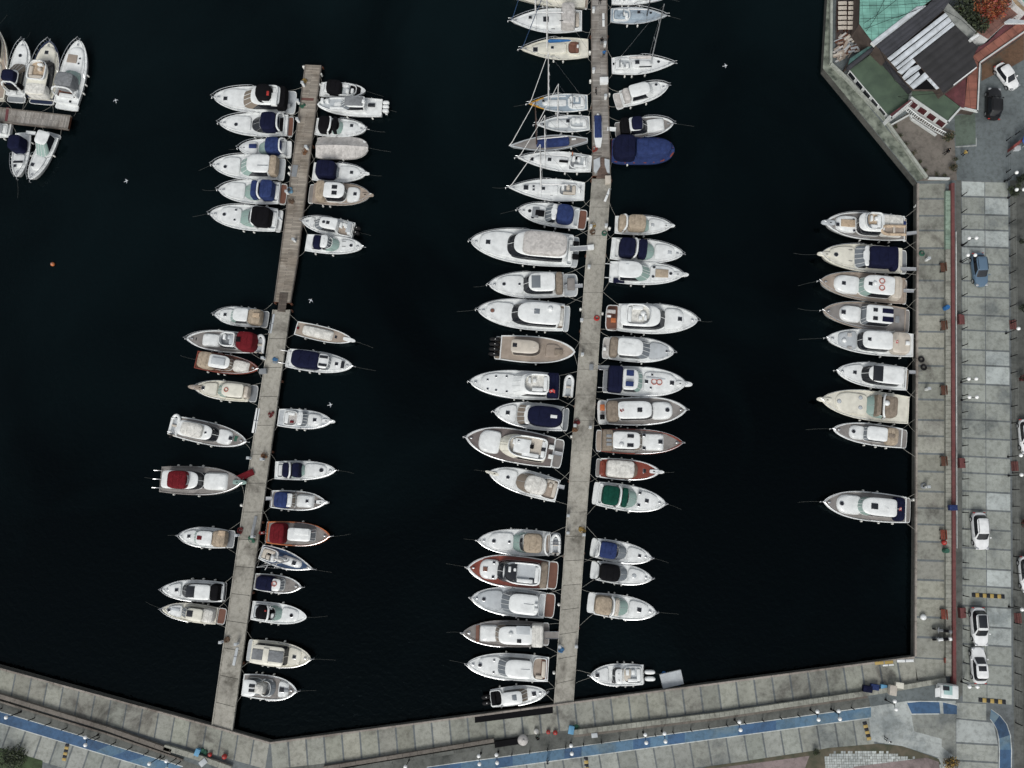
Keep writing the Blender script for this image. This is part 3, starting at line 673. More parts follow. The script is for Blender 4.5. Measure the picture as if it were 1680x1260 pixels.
        if seats and x1-x0 > .9:
            z = zq+.2; mb = MB(); q = s.rnd.random()
            mb.box((x0+.42, 0, z), (.5, hw*1.4, .3), seats, bev=.08)
            if x1-x0 > 1.6:
                mb.box(((x0+x1)/2, (hw-.42)*(1 if q < .5 else -1), z), ((x1-x0)*.5, .42, .3), seats, bev=.08)
            s.build(mb, 'seat')
            if x1-x0 > 2.2:
                mb = MB(); mb.box((x1-.55, -hw*.35, z+.15), (.4, .7, .6), 'W', bev=.08); s.build(mb, 'helm_console')
                mb = MB(); mb.box((x1-1.25, -hw*.35, z+.1), (.45, .55, .5), seats, bev=.08); s.build(mb, 'helm_seat')
    def o_fl(s, Xa, Xb, w=.62, floor='LG', seats='W', h=.42, screen=1):
        zt = s.zs+1.9*s.sz; x0, x1 = sorted((s.lx(Xa, zt), s.lx(Xb, zt))); hw = s.B*w; N = 28; zb = s.top((x0+x1)/2, 0)
        f = lambda ins, h_: [(p[0], p[1], zb+h_) for p in outline(x0+ins, x1-ins, hw-ins, 2.8, 6, N)]
        mb = MB(); mb.loft([f(0, -.03), f(-.06, h), f(.03, h+.03), f(.10, h), f(.13, .03)], 'W', False, False); s.build(mb, 'flybridge')
        mb = MB(); mb.poly(f(.12, .035), floor); s.build(mb, 'flybridge_floor', smooth=False)
        mb = MB(); mb.box((x0+.4, 0, zb+.2), (.5, hw*1.5, .32), seats, bev=.09)
        if x1-x0 > 2: mb.box((x0+.9+.3*(x1-x0-1.4), hw-.42, zb+.2), ((x1-x0)*.45, .5, .32), seats, bev=.09)
        s.build(mb, 'seat')
        mb = MB(); mb.box((x1-.65, -hw*.3, zb+.3), (.35, .7, .5), 'W', bev=.08); s.build(mb, 'helm_console')
        if x1-x0 > 1.9: mb = MB(); mb.box((x1-1.3, -hw*.3, zb+.25), (.45, .5, .45), seats, bev=.1); s.build(mb, 'helm_seat')
        if screen:
            mb = MB(); a, b = f(.02, h+.02), f(.10, h+.26); n = [i for i in range(N) if math.cos(2*math.pi*(i+.5)/N) > .25]; n = [i for i in n if i > N/2]+[i for i in n if i < N/2]
            mb.loft([[a[i] for i in n], [b[i] for i in n]], 'GR', False, False, closed=False); s.build(mb, 'flybridge_screen')
        s.tops.append((x0+.1, x1-.1, hw-.13, zb+.04))
    def o_ar(s, X, w=.82, h=1.5, col='W', r=.13, bow=.25):
        x = s.lx(X, s.zs+h); hw = s.B*w; z = s.dz(x); pts = []
        for i in range(13):
            a = math.pi*i/12; pts.append((x+bow*(math.sin(a)-1)-.3*abs(math.cos(a))**3, hw*math.copysign(abs(math.cos(a))**.6, math.cos(a)), z+h*math.sin(a)**.45 if 0 < i < 12 else z-.02))
        mb = MB(); mb.tube(pts, r, col, 6); s.build(mb, 'radar_arch')
    def o_ha(s, X, Y, sz=.5, kind='s', col='GD'):
        x, y, z = s.at(X, Y, .02); y = y if abs(y) > .22 else 0.0; r = sz/2
        fr, mb = MB(), MB()
        if kind == 'r':
            fr.cyl((x, y, z-.06), r+.05, .09, 'SS', 16); mb.cyl((x, y, z-.05), r, .10, col, 16)
        else:
            fr.box((x, y, z-.02), (sz+.09, sz+.09, .09), 'SS' if col != 'W' else 'W', bev=.03); mb.box((x, y, z), (sz, sz, .10), col, bev=.02)
        h = s.build(fr, 'hatch'); mb.build('hatch_glass', h)
    def o_pn(s, Xa, Xb, Ya, Yb, col='GD', th=.05, name='roof_panel', dh=0):
        x, y, z = s.at((Xa+Xb)/2, (Ya+Yb)/2, th); a = s.loc(Xa, Ya, z); b = s.loc(Xb, Yb, z)
        # sizes measured in the boat's own frame
        lx_ = abs(a[0]-b[0]); ly_ = abs(a[1]-b[1])
        if name != 'cover' and abs(y) < .3 and ly_ > .9: y = 0
        mb = MB(); mb.box((x, y, z-th/2), (lx_, ly_, th+.04), col, bev=min(.06, th*.6)); o = s.build(mb, name)
        if th > .15: s.tops.append((x-lx_/2, x+lx_/2, abs(y)+ly_/2, z))
        return o
    def o_se(s, Xa, Xb, Ya, Yb, col='W', th=.3): s.o_pn(Xa, Xb, Ya, Yb, col, th, 'seat')
    def o_ri(s, X, Y, r=.28):
        x, y, z = s.at(X, Y, .08); mb = MB(); mb.ring((x, y, z), r*.9, .06, mat('life_ring', (.40,.10,.07), .5)); s.build(mb, 'life_ring')
    def o_do(s, X, Y, r=.3, col='W'):
        x, y, z = s.at(X, Y, .0); mb = MB(); mb.cyl((x, y, z-.02), r*.7, .16, 'W', 12); mb.ball((x, y, z+.1), r, col, 14, 6, .7, -.3); s.build(mb, 'radar_dome')
    def o_an(s, X, Y, dx=-.8, h=1.6):
        x, y, z = s.at(X, Y, .0); mb = MB(); mb.tube([(x, y, z), (x+dx*.3, y, z+h*.5), (x+dx, y, z+h)], .02, 'MW', 4); s.build(mb, 'antenna')
    def o_ou(s, n, col='RU', sp=.72, ln=.95):
        for i in range(n):
            y = (i-(n-1)/2)*sp; x = s.hx0-.15-ln/2
            mb = MB(); z = .95
            f = lambda ins, z_: [(p[0], y+p[1], z_) for p in outline(x-ln/2+ins, x+ln/2-ins, .26-ins*.6, 3, 2.6, 18)]
            mb.loft([f(.12, z-.28), f(0, z-.1), f(.0, z+.22), f(.08, z+.33), f(.2, z+.37)], col, True, True); mb.box((x+.05, y, .3), (.3, .14, 1.1), col, bev=.04); mb.box((x+ln*.45, y, .7), (.3, .3, .4), 'RU', bev=.05)
            if col == 'RU': mb.cyl((x+.1, y, z+.33), .06, .06, 'FW', 8)
            s.build(mb, 'outboard_motor')
    def o_fc(s, X, Y, sz=.7):
        x, y, z = s.at(X, Y, .1); mb = MB(); mb.tube([(x, y, z-.1), (x-.25, y, z+1.0)], .02, 'MW', 4); p = s.build(mb, 'flagstaff')
        mb = MB(); n = 5
        rows = [[(x-.12-sz*i/n, y+.08*math.sin(i*1.6)+(j-.5)*.35, z+.85-.45*sz*j-.1*i/n) for i in range(n+1)] for j in (0, .5, 1)]
        mb.loft(rows, 'RD', False, False, closed=False); f = mb.build('flag', p)
        mb = MB(); cx, cy, cz = x-.12-sz*.42, y, z+.85-.2*sz; mb.ring((cx, cy, cz+.05), .07, .022, 'W', 10); mb.build('flag_crescent', f)
    def o_bx(s, X, Y, a=.4, b=.4, c=.35, col='OR', name='deck_box'):
        x, y, z = s.at(X, Y, c); mb = MB(); mb.box((x, y, z-c/2), (a, b, c), col, bev=.06); s.build(mb, name)
    def o_bs(s, ln=.9, w=.5, col='W'):                        # bow sprit / pulpit plank
        z = s.sheer(s.xb); mb = MB(); f = lambda q, h: [(p[0], p[1], z+h) for p in outline(s.xb-1.3, s.xb+ln*.55, w/2*q, 2.4, 5, 20)]
        mb.loft([f(1, -.12), f(1, .10), f(.85, .13)], col, True, True); s.build(mb, 'bowsprit')
    def o_ga(s, Xa, Ya, Xb, Yb, w=.42, z1=1.15, col='AL', z0=1.0, side='SS'):
        a = s.loc(Xa, Ya, z0); b = s.loc(Xb, Yb, z1); a, b = Vector((*a, z0)), Vector((*b, z1)); d = (b-a).normalized(); n = Vector((-d.y, d.x, 0)).normalized()*w/2
        mb = MB(); mb.loft([[a-n, a+n, a+n-Vector((0,0,.08)), a-n-Vector((0,0,.08))], [b-n, b+n, b+n-Vector((0,0,.08)), b-n-Vector((0,0,.08))]], col, True, True)
        for sg in (1, -1): mb.tube([a+n*sg*1.05+Vector((0,0,.03)), b+n*sg*1.05+Vector((0,0,.03))], .035, side, 5)
        s.build(mb, 'gangway')
    def o_tb(s, n=3, col='SS'):                                # davit bars behind the stern
        for i in range(n):
            y = s.B*(-.6+1.2*i/max(1, n-1)); mb = MB(); mb.tube([(s.hx0+.2, y, s.zs+.1), (s.x0-.1, y, s.zs+.45), (s.x0-.65, y, s.zs+.5)], .05, col, 5); s.build(mb, 'davit')
    def o_ma(s, X, h, boomX=None, boomcol='B', mc='MW', jib='MW', xoff=0, bz=1.5, r=.09):
        x = s.lx(X, s.zs+.3); z = s.top(x, 0); zt = z+h; mb = MB(); mb.tube([(x, 0, z-.05), (x, 0, zt)], r, mc, 8, r1=r*.6); s.build(mb, 'mast')
        for q in (.38, .68):
            mb = MB(); mb.tube([(x-.15, s.B*.55, z+h*q), (x, 0, z+h*q+.05), (x-.15, -s.B*.55, z+h*q)], .035, mc, 4); s.build(mb, 'spreader')
        mb = MB()
        for sg in (1, -1): mb.tube([(x-.1, sg*s.B*.85, s.sheer(x)), (x-.15, sg*s.B*.55, z+h*.38), (x, 0, zt-.1)], .014, 'SS', 4)
        mb.tube([(s.hx0+.2, 0, s.sheer(s.hx0)), (x, 0, zt)], .014, 'SS', 4); s.build(mb, 'rigging')
        if jib: mb = MB(); mb.tube([(s.xb-.15, 0, s.sheer(s.xb)+.1), (s.xb-.25+(x-s.xb)*.08, 0, s.sheer(s.xb)+.1+(zt-z)*.08), (x+.1, 0, zt-.3)], .075, jib, 6, r1=.035); s.build(mb, 'furled_jib')
        if boomX is not None:
            xb_ = s.lx(boomX, z+bz); mb = MB(); mb.tube([(x-.1, 0, z+bz), (xb_, 0, z+bz+.05)], .07, 'MW', 6); s.build(mb, 'boom')
            if boomcol:
                mb = MB(); L_ = x-xb_; mb.loft([[(x-.15-L_*.93*q, rr*math.cos(a*math.pi/4), z+bz+.12+rr*1.2*math.sin(a*math.pi/4)) for a in range(8)] for q, rr in ((0, .17), (.1, .24), (.5, .2), (.9, .13), (1, .06))], boomcol, True, True); s.build(mb, 'sail_cover')
    def o_wh(s, X, sg=0):
        x = s.lx(X, s.zs+.8); z = s.dz(x)+.75; mb = MB(); R0 = .5; y = sg*s.B*.4
        mb.tube([(x, y+R0*math.cos(i*math.pi/8), z+R0*math.sin(i*math.pi/8)) for i in range(16)], .03, 'SS', 4, True); mb.box((x+.15, y, z-.35), (.25, .3, .8), 'W', bev=.05); s.build(mb, 'steering_wheel')
    def o_cv(s, col='GC', h=.9):                               # cover over the whole boat
        N = 22; rings = []; mb = MB()
        for i in range(N+1):
            x = s.hx0+.02+(s.xb-s.hx0-.04)*i/N; t = i/N; b = s.hb(x)+.07; rh = h*(.65+.35*math.sin(math.pi*min(1, t*1.25)))*(1-.45*max(0, t-.75)/.25); z = s.sheer(x)
            sag = .07*math.cos(i*1.9)+.06*s.rnd.uniform(-1, 1)
            rings.append([(x, y*b, z+dz_) for y, dz_ in ((-1.0, -.35), (-1.02, .05+sag*.4), (-.72, rh*.30+sag), (-.34, rh*.62-sag), (0, rh*1.1), (.34, rh*.60+sag), (.72, rh*.30-sag), (1.02, .05-sag*.4), (1.0, -.35))])
        mb.loft(rings, col, False, False, closed=False); mb.poly(rings[0], col); s.build(mb, 'boat_cover', ang=24)
        for i in range(2, N-1, 3):
            r_ = rings[i]; tb = MB(); tb.tube([(p[0], p[1], p[2]+.01) for p in r_], .012, col, 4); s.build(tb, 'tie_down')

TENDERS = []
def tender(reg, X, Y, ln, ang, label, z=.55, tube='W', fl='LG', motor=True, wide=.78):
    ox, oy, k = REG[reg]; p = G(ox+X/k, oy+Y/k, z+.3); o = empty('inflatable_dinghy', (p.x, p.y, z), R(ang), label, 'dinghy')
    hw = wide*.62; L2 = ln/2; pts = []
    for i in range(17):
        th = -math.pi/2+math.pi*i/16; pts.append((L2-.9+ .75*math.cos(th), hw*math.sin(th), .25+.12*math.cos(th)))
    path = [(-L2+.1, -hw, .22)]+pts+[(-L2+.1, hw, .22)]
    mb = MB(); mb.tube(path, .2, tube, 8); mb.build('inflatable_tube', o)
    mb = MB(); mb.box((-.15, 0, .12), (ln-.7, hw*2-.2, .08), fl); mb.build('floor', o)
    mb = MB(); mb.box((-.1, 0, .3), (.28, hw*2-.15, .1), 'BG', bev=.03); mb.build('bench', o)
    if motor: mb = MB(); mb.box((-L2+.1, 0, .3), (.1, hw*1.9, .4), 'BG'); mb.box((-L2-.15, 0, .6), (.4, .28, .35), 'RU', bev=.1); mb.build('outboard_motor', o)
    return o
# ---------------------------------------------------------------- the boats (bow, stern, width and every piece in pixels of the photo's enlarged regions)
GA = 'motorboats moored on the left side of the wooden pier'; GB_ = 'motorboats moored on the right side of the wooden pier'
GC_ = 'boats along the left side of the left concrete pier'; GD_ = 'boats along the right side of the left concrete pier'
GE = 'boats along the left side of the middle pier'; GF = 'boats along the right side of the middle pier'; GG_ = 'motor yachts moored stern to the right quay'; GH = 'boats at the short dock in the upper left corner'
b = Boat
# upper-left dock
b('B',(-25,75),(-50,600),180,'r','cream boat with a tan deck cut off by the left picture edge',[('tr',300,480,.6,.4,'C'),('ho',120,280,330,.6,1.4,'C')],deck='BT',hull='C',group=GH)
b('B',(172,162),(103,612),150,'m','narrow white flybridge boat with navy top and dark enclosed cockpit at the short dock',[('pl',575,'GY'),('tr',340,200,.62,.3),('ho',480,385,330,.7,1.5,'W','GW'),('ca',500,460,.72,'K',1.4),('ca',462,372,.6,'N',2.5,4,3),('ha',148,275,.45,'r'),('ar',470,.7,2.2),('pn',85,115,535,560,'W',.3,'seat')],group=GH)
b('B',(366,165),(292,625),205,'m','wide cream sportfishing boat with dark blue hull side and open flybridge',[('pl',600,'HB'),('tr',330,210,.6,.35,'C'),('ho',560,340,300,.74,1.5,'C','GD'),('fl',460,320,.6,'SAND','BG'),('ha',341,252,.5),('ha',361,320,.35),('ca',560,470,.7,'WC',1.7)],hull='C',rim='HB',deck='C',group=GH)
b('B',(590,165),(478,668),190,'m','white sport cruiser with brown sunpad and grey canopy, rightmost at short dock',[('pl',635,'W'),('tr',400,215,.62,.35),('pn',505,560,262,330,'BT',.08,'sun_pad'),('gl',420,368,.7,'GG',.9),('ca',505,398,.66,'DG',1.9),('co',590,505,.78,'TK','W'),('ar',515,.82,2),('ha',590,298,.22,'r'),('ha',580,335,.22,'r'),('bx',515,612,.3,.3,.2,'GD')],group=GH,deck='W')
b('B',(-230,800),(72,822),112,'m','white boat with a rounded stern poking in at the left picture edge',[('co',-20,55,.7,'W','W'),('ho',-110,-30,0,.7,1.4)],rail=0,group=GH)
b('B',(112,1165),(168,832),122,'m','slim white boat with navy canopy and dark band across its foredeck',[('pl',850,'W'),('tr',1000,1105,.66,.32),('gl',960,1010,.74,'GR',.9),('ca',850,958,.72,'N',2.0),('pn',98,165,1052,1066,'GD',.05,'skylight'),('ha',121,1096,.36)],group=GH)
b('B',(213,1185),(385,838),125,'m','white hardtop cruiser with green windscreen below the short dock',[('pl',868,'LG'),('tr',1010,1120,.64,.32),('ho',850,935,1015,.76,1.6,'W','GG'),('ha',240,1080,.45),('ga',190,842,262,850,.5,1.0,'W')],group=GH)
# wooden pier, left side
b('A',(80,262),(574,285),158,'m','large flybridge cruiser with black flybridge cover and dinghy on its stern, topmost at wooden pier',[('pl',520,'LG'),('tr',275,125,.7,.35),('ho',470,300,245,.78,1.5,'W','GW'),('ca',505,440,.8,'K',1.5),('fl',455,345,.6,'LG'),('ca',412,316,.58,'K',2.75,3,3,'flybridge_cover'),('se',412,440,205,280,'W',.4),('pn',398,410,218,245,'RD',.1,'cushion'),('ha',147,265,.5),('bx',530,305,.6,.5,.3,'DG')],group=GA)
b('A',(112,415),(556,430),138,'m','white sport cruiser with round hatch, navy top and teak swim platform',[('pl',530,'TK'),('tr',300,150,.66,.3),('gl',352,308,.72,'GD',.8),('co',440,505,.78,'LG','K'),('ca',445,350,.74,'N',1.7),('ar',455,.82,1.6),('ha',212,423,.45,'r')],group=GA)
b('A',(224,560),(544,566),116,'m','small white cruiser with blue canopy and blue foredeck cushion',[('pl',515,'W'),('tr',340,250,.66,.28),('gl',385,348,.75,'GG',.8),('co',460,512,.78,'LG','W'),('ca',468,380,.78,'B',1.6),('ar',470,.8,1.5),('pn',290,335,541,565,'B',.12,'sun_pad'),],group=GA)
b('A',(70,668),(506,692),152,'m','white cruiser with long white hardtop and tan cloth behind it',[('pl',470,'LG'),('tr',235,120,.68,.35),('ca',450,400,.74,'T',1.5),('ho',405,275,238,.76,1.5,'W','GG'),('ha',146,680,.42,'r'),('pn',340,405,668,676,'LG',.1,'roof_rail')],group=GA)
b('A',(105,818),(516,842),142,'m','white cruiser with two piece blue canopy split by a white arch',[('pl',480,'TK'),('tr',265,145,.68,.32),('gl',302,262,.74,'GG',.85),('ca',335,292,.7,'B',1.6),('ca',425,345,.76,'B',1.75),('co',475,425,.8,'LG','W'),('ar',338,.84,1.8)],group=GA)
b('A',(55,965),(488,1008),150,'m','white cruiser with black canopy, lowest on the left of wooden pier',[('pl',462,'W'),('tr',240,110,.68,.32),('gl',285,230,.74,'GG',.9),('co',462,400,.8,'LG','W'),('ca',405,290,.72,'K',1.75),('ar',300,.8,1.6),('ha',140,972,.42,'r'),('ha',212,943,.25,'r'),('ha',203,1003,.25,'r')],group=GA)
# wooden pier, right side
b('A',(998,212),(722,205),92,'r','small white bowrider with black canopy and black bow cover',[('co',745,950,.82,'LG','W'),('ca',752,842,.8,'K',1.5),('gl',845,868,.78,'GG',.6),('tr',893,975,.85,.2,'K')],rail=0,group=GB_)
b('A',(705,300),(1100,322),112,'m','white rigid inflatable with grey panelled hardtop and twin white outboards',[('ou',3,'W',.6,.9),('co',1000,720,.72,'LG','W'),('tr',850,800,.4,.5),('ho',988,875,840,.62,1.6,'W','GR'),('pn',875,980,252,310,'DG',.06,'roof_panel'),('pn',1015,1055,293,313,'GD',.3,'seat'),('bx',985,280,.4,.5,.3,'W')],rim='W',rail=0,group=GB_)
b('A',(1003,445),(695,432),110,'m','white cruiser under black canopies with green windscreen and square bow hatch',[('tr',850,960,.66,.3),('gl',838,870,.76,'GG',.8),('ca',703,778,.8,'K',1.5),('ca',790,815,.74,'K',1.7),('ar',782,.8,1.6),('ha',915,430,.4)],group=GB_)
b('A',(1014,560),(700,560),122,'b','boat wrapped completely in a pale grey tarpaulin',[('cv','GC')],rail=0,group=GB_)
b('A',(1003,718),(678,706),115,'m','white boat with rounded navy canopy and thin bow sprit',[('bs',.8),('tr',835,970,.7,.3),('gl',810,842,.78,'GR',.75),('ca',686,806,.84,'N',1.7),('ha',915,712,.4)],group=GB_)
b('A',(1030,852),(650,838),132,'r','taupe decked trawler with white cabin, two dark roof windows and tan aft cover',[('pl',684,'GT'),('tr',885,970,.68,.35),('ca',686,742,.82,'T',1.8),('ho',742,862,882,.74,1.6,'W','GD'),('pn',795,825,790,815,'GD',.06,'roof_window'),('pn',793,822,825,850,'GD',.06,'roof_window'),('ha',936,842,.42),('bs',.8,.5,'BT')],deck='TP' and 'BT',rim='BT',group=GB_)
b('A',(608,1003),(925,1068),108,'m','white pilothouse boat with black twin outboards and bow touching the pier',[('ou',2,'RU',.65,.9),('tr',660,690,.6,.3),('co',920,825,.8,'BT','W'),('ho',818,720,690,.66,1.5,'W','GR'),('ha',746,1011,.38,'r'),('ha',771,1015,.42),('pn',890,905,1010,1080,'LG',.5,'transom_seat')],group=GB_)
b('A',(982,1165),(636,1140),110,'m','white cruiser with small navy cover and white arch, lowest right of wooden pier',[('tr',840,940,.68,.3),('gl',795,840,.76,'GG',.85),('co',672,760,.8,'LG','W'),('ca',672,722,.7,'N',1.3),('ho',725,760,795,.72,1.4,'W','GR'),('ha',912,1154,.38,'r'),('pn',855,880,1131,1135,'GD',.04,'skylight'),('pn',855,880,1163,1167,'GD',.04,'skylight')],group=GB_)
# left concrete pier, left side
b('C',(245,215),(672,258),150,'r','white boat with brownish roof hatch and tan cockpit cover, first below the gap',[('pl',625,'GY'),('tr',395,290,.7,.4),('ca',610,505,.78,'T',1.4),('ho',507,400,375,.72,1.5,'W','GG'),('pn',400,432,200,230,'R',.06,'hatch'),('ha',336,220,.38),('bx',580,225,.9,.6,.2,'SAND')],group=GC_)
b('C',(28,410),(560,455),166,'m','grey decked motor yacht with maroon aft awning and dinghy on davits',[('pl',548,'GT'),('tr',285,152,.62,.5,'W',5,6),('ho',410,300,285,.68,1.6,'W','GD'),('ca',546,412,.84,'R',2.3),('fl',412,298,.62,'GY','LG'),('ha',100,415,.4),('pn',425,455,398,440,'K',.05,'awning_window'),('tb',3)],deck='GT',group=GC_)
tender('C',612,458,2.6,85,'white inflatable dinghy on the stern of the maroon awning yacht',.7)
b('C',(602,655),(103,580),150,'m','varnished wooden yacht with white foredeck cover and tan aft awning',[('tr',395,530,.66,.55,'WC',6,6),('ca',105,225,.84,'T',1.7,),('ho',205,360,395,.7,1.6,'W','GW'),('pn',232,325,550,620,'LG',.25,'roof_box'),('ha',560,640,.3,'s','W')],hull='HW',deck='HW',rim='MH',group=GC_)
b('C',(90,800),(585,852),152,'m','pale cream sportfisher with long bow sprit and life ring on hardtop',[('pl',530,'GY'),('bs',1.6,.6,'BT'),('tr',270,150,.72,.35,'C'),('ca',512,470,.6,'BG',1.3),('ho',470,310,275,.74,1.5,'C','GG'),('ri',343,820),('ha',160,806,.38),('co',525,470,.8,'TK','C')],hull='C',deck='C',group=GC_)
b('D',(800,315),(235,190),178,'m','long white flybridge yacht with grey side decks and green anchor well at bow',[('tr',560,690,.66,.35),('ho',255,510,580,.72,1.6,'W','GD'),('ca',265,435,.62,'WC',2.35),('ha',473,232,.26,'r'),('ha',671,281,.46),('pn',705,748,265,320,'DGN',.05,'anchor_well'),('tb',2)],deck='GT',group=GC_)
tender('D',225,180,2.9,78,'grey white dinghy slung behind the yacht with the green anchor well',.7)
b('D',(775,638),(108,612),222,'r','grey decked motor yacht with maroon flybridge awning and three dark roof windows',[('pl',125,'R'),('tr',450,650,.62,.6,'W',6,6),('ho',120,400,455,.68,1.7,'W','GD'),('ca',155,310,.62,'R',2.7),('pn',408,455,555,585,'GD',.06,'roof_window'),('pn',405,455,600,632,'GD',.06,'roof_window'),('pn',398,448,648,680,'GD',.06,'roof_window'),('gl',325,352,.62,'GR',2.2),('tb',3),('ga',722,612,852,552,.75,1.3,'R',1.6,'R'),('bs',.9,.6,'GG')],deck='GT',rim='GT',group=GC_)
b('D',(252,1060),(692,1092),160,'r','white boat with brownish roof hatch between the maroon awning yacht and the bottom pair',[('pl',640,'GY'),('tr',395,290,.7,.4),('ca',620,512,.78,'T',1.4),('ho',515,400,375,.72,1.5,'W','GG'),('pn',403,437,1060,1095,'R',.06,'hatch'),('ha',338,1068,.38),('bx',598,1040,.9,.6,.2,'SAND')],group=GC_)
b('E',(92,470),(478,488),130,'m','white yacht with dark sunroof and black frame round its aft seat',[('pl',468,'K'),('tr',210,130,.7,.35),('co',470,428,.84,'K','W'),('ca',432,382,.74,'K',1.5,8,8),('ho',382,245,215,.74,1.5,'W','GD'),('pn',245,288,443,515,'GD',.06,'sunroof'),('ha',184,470,.4)],rail=1,group=GC_)
b('E',(92,590),(476,640),112,'m','slim cream yacht with slatted foredeck and brown stern, lowest of its row',[('pl',432,'TK'),('tr',215,130,.7,.35),('ca',400,328,.74,'WC',1.2),('ho',335,245,215,.7,1.4,'C','GR'),('pn',247,277,597,640,'GD',.06,'sunroof'),('ha',138,594,.38,'r'),('pn',155,200,580,605,'LG',.06,'sun_pad')],hull='C',deck='C',group=GC_)
# left concrete pier, right side
b('C',(1348,428),(897,328),118,'m','brown decked launch with long cream cover and pointed bow',[('tr',945,1195,.7,.5,'WC',6,6),('ha',1222,396,.4),('bx',912,328,.3,.3,.3,'R'),('bs',.7)],deck='BT',rim='W',group=GD_,rail=0)
b('C',(1350,635),(815,565),162,'m','white cruiser with big navy aft awning and two dark hatches',[('pl',845,'W'),('tr',1150,1300,.7,.35),('ca',852,1075,.82,'N',1.8),('ho',1080,1150,1175,.72,1.5,'W','GR'),('pn',1088,1150,545,575,'GD',.06,'roof_window'),('pn',1078,1140,608,638,'GD',.06,'roof_window'),('ha',1222,616,.4),('pn',1262,1278,590,650,'GD',.05,'skylight'),('tb',2)],group=GD_)
b('C',(1182,1072),(755,1040),150,'r','pale grey fishing boat with life ring in its aft cockpit',[('co',800,915,.8,'GC','W'),('tr',990,1110,.68,.4),('ho',915,945,990,.72,1.2,'W','GR'),('ri',845,1024),('ha',1048,1061,.42),('bx',865,1075,.5,.3,.3,'R'),('bs',.8)],deck='LG',group=GD_)
b('D',(1505,542),(1022,540),150,'m','white cruiser with navy canopy halves and round black bow hatch',[('tr',1255,1440,.72,.32),('gl',1205,1268,.76,'GG',.85),('co',1040,1100,.8,'LG','W'),('ca',1072,1135,.76,'N',1.7),('ca',1150,1212,.74,'N',1.7),('ar',1142,.84,1.8),('ha',1392,540,.5,'r')],group=GD_)
b('D',(1428,797),(978,768),152,'r','grey decked trawler with blue aft awning and white cabin trunk',[('pl',1000,'GT'),('tr',1190,1335,.68,.55,'W',8,8),('ca',1006,1116,.8,'B',2.0),('ho',1115,1150,1182,.72,1.6,'W','GW',6),('ha',1278,784,.35),('ha',1350,788,.35),('ga',950,765,1000,765,.4,1.0),('bs',.5)],deck='GT',group=GD_)
b('D',(1462,1065),(942,1032),188,'r','orange varnished boat with maroon awning and white cabin roof',[('pl',965,'HW'),('ca',972,1090,.84,'R',1.9),('ho',1128,1300,1345,.56,1.5,'W','GR',6),('bx',1105,1030,.5,.25,.3,'W'),('fc',962,1040,.8),('pn',1180,1290,1000,1060,'W',.1,'roof_box'),('ha',1385,1052,.2,'r')],hull='OR',deck='GT',rim='OR',group=GD_)
b('E',(1012,348),(690,242),112,'s','blue decked sailboat with cluttered white cockpit',[('co',700,800,.7,'LG','BG'),('tr',820,945,.5,.4),('ha',897,312,.5),('pn',800,850,265,295,'GY',.2,'cover'),('bx',745,262,.5,.5,.3,'K'),('ma',865,11.5,780,'WC','MW',None)],cat='sailboat',deck='BD',rim='W',low=1,group=GD_)
b('E',(940,458),(655,422),108,'r','little grey boat with life ring on its white roof and navy awning',[('ca',660,768,.8,'N',1.4),('ho',768,810,838,.7,1.3,'W','GR'),('ri',777,437,.32),('pn',850,885,430,470,'GT',.04,'deck_panel')],deck='GT',group=GD_)
b('E',(972,642),(638,598),124,'m','white speedboat with round black tonneau inside a white arch',[('tr',820,930,.7,.28),('gl',785,826,.76,'GG',.85),('co',650,800,.8,'K','LG'),('ca',658,735,.66,'K',1.2,2.6,2.6),('ar',742,.74,1.5),('ha',882,632,.42,'r','K'),('pn',718,728,596,606,'RD',.1,'cushion')],group=GD_,rail=0)
b('E',(1000,895),(608,842),152,'m','cream boat with full grey roof split by one white bar',[('pl',640,'LG'),('tr',860,945,.76,.3,'C'),('ho',640,830,862,.8,1.5,'C','GD',8),('pn',645,712,838,910,'DG',.08,'roof_panel'),('pn',735,825,845,925,'DG',.08,'roof_panel'),('pn',712,734,832,925,'C',.12,'roof_rail'),('ha',898,893,.42)],hull='C',deck='C',group=GD_)
b('E',(912,1092),(583,1052),148,'r','white boat with square dark bow hatch, lowest right of left pier',[('tr',800,870,.68,.35),('ho',590,665,700,.7,1.4,'W','GR'),('pn',625,658,1046,1070,'GD',.06,'roof_window'),('pn',622,655,1075,1098,'GD',.06,'roof_window'),('co',700,775,.7,'GY','BG'),('gl',755,786,.72,'GR',.8),('ca',655,710,.4,'WC',1.7),('ha',823,1084,.6),('pn',838,862,1075,1098,'GY',.1,'sun_pad')],rim='W',deck='GT',group=GD_)
# middle pier, left side
b('F',(60,-38),(608,8),105,'s','cream sailboat with teak stern cut off by the top edge, left of middle pier',[('pl',590,'BT'),('tr',300,480,.5,.35,'C'),('ma',250,13,480,'WC')],cat='sailboat',hull='C',deck='C',low=1,group=GE)
b('F',(70,140),(566,140),168,'s','white sailboat with wide grey green bimini and dark stern panels',[('tr',200,440,.56,.4),('co',430,555,.74,'GY','BG'),('ha',318,130,.75),('ca',425,520,.84,'GC',2.1,8,8),('pn',525,556,70,105,'GD',.06,'solar_panel'),('pn',525,556,110,140,'GD',.06,'solar_panel'),('ma',247,14,490,None,'MW','BD'),('ha',210,120,.4),('pn',355,380,196,200,'GD',.05,'skylight'),('pn',410,435,200,204,'GD',.05,'skylight')],cat='sailboat',low=1,group=GE)
b('F',(140,335),(610,328),150,'s','cream sailboat with blue sail cover and dark red cockpit',[('co',465,552,.62,'TK','TK'),('tr',215,460,.5,.35,'C'),('ha',245,341,.6),('ha',362,332,.35),('wh',545),('pn',355,380,378,381,'GD',.05,'skylight'),('ma',325,13.5,495,'BL','MW','BD')],cat='sailboat',hull='C',deck='C',low=1,group=GE)
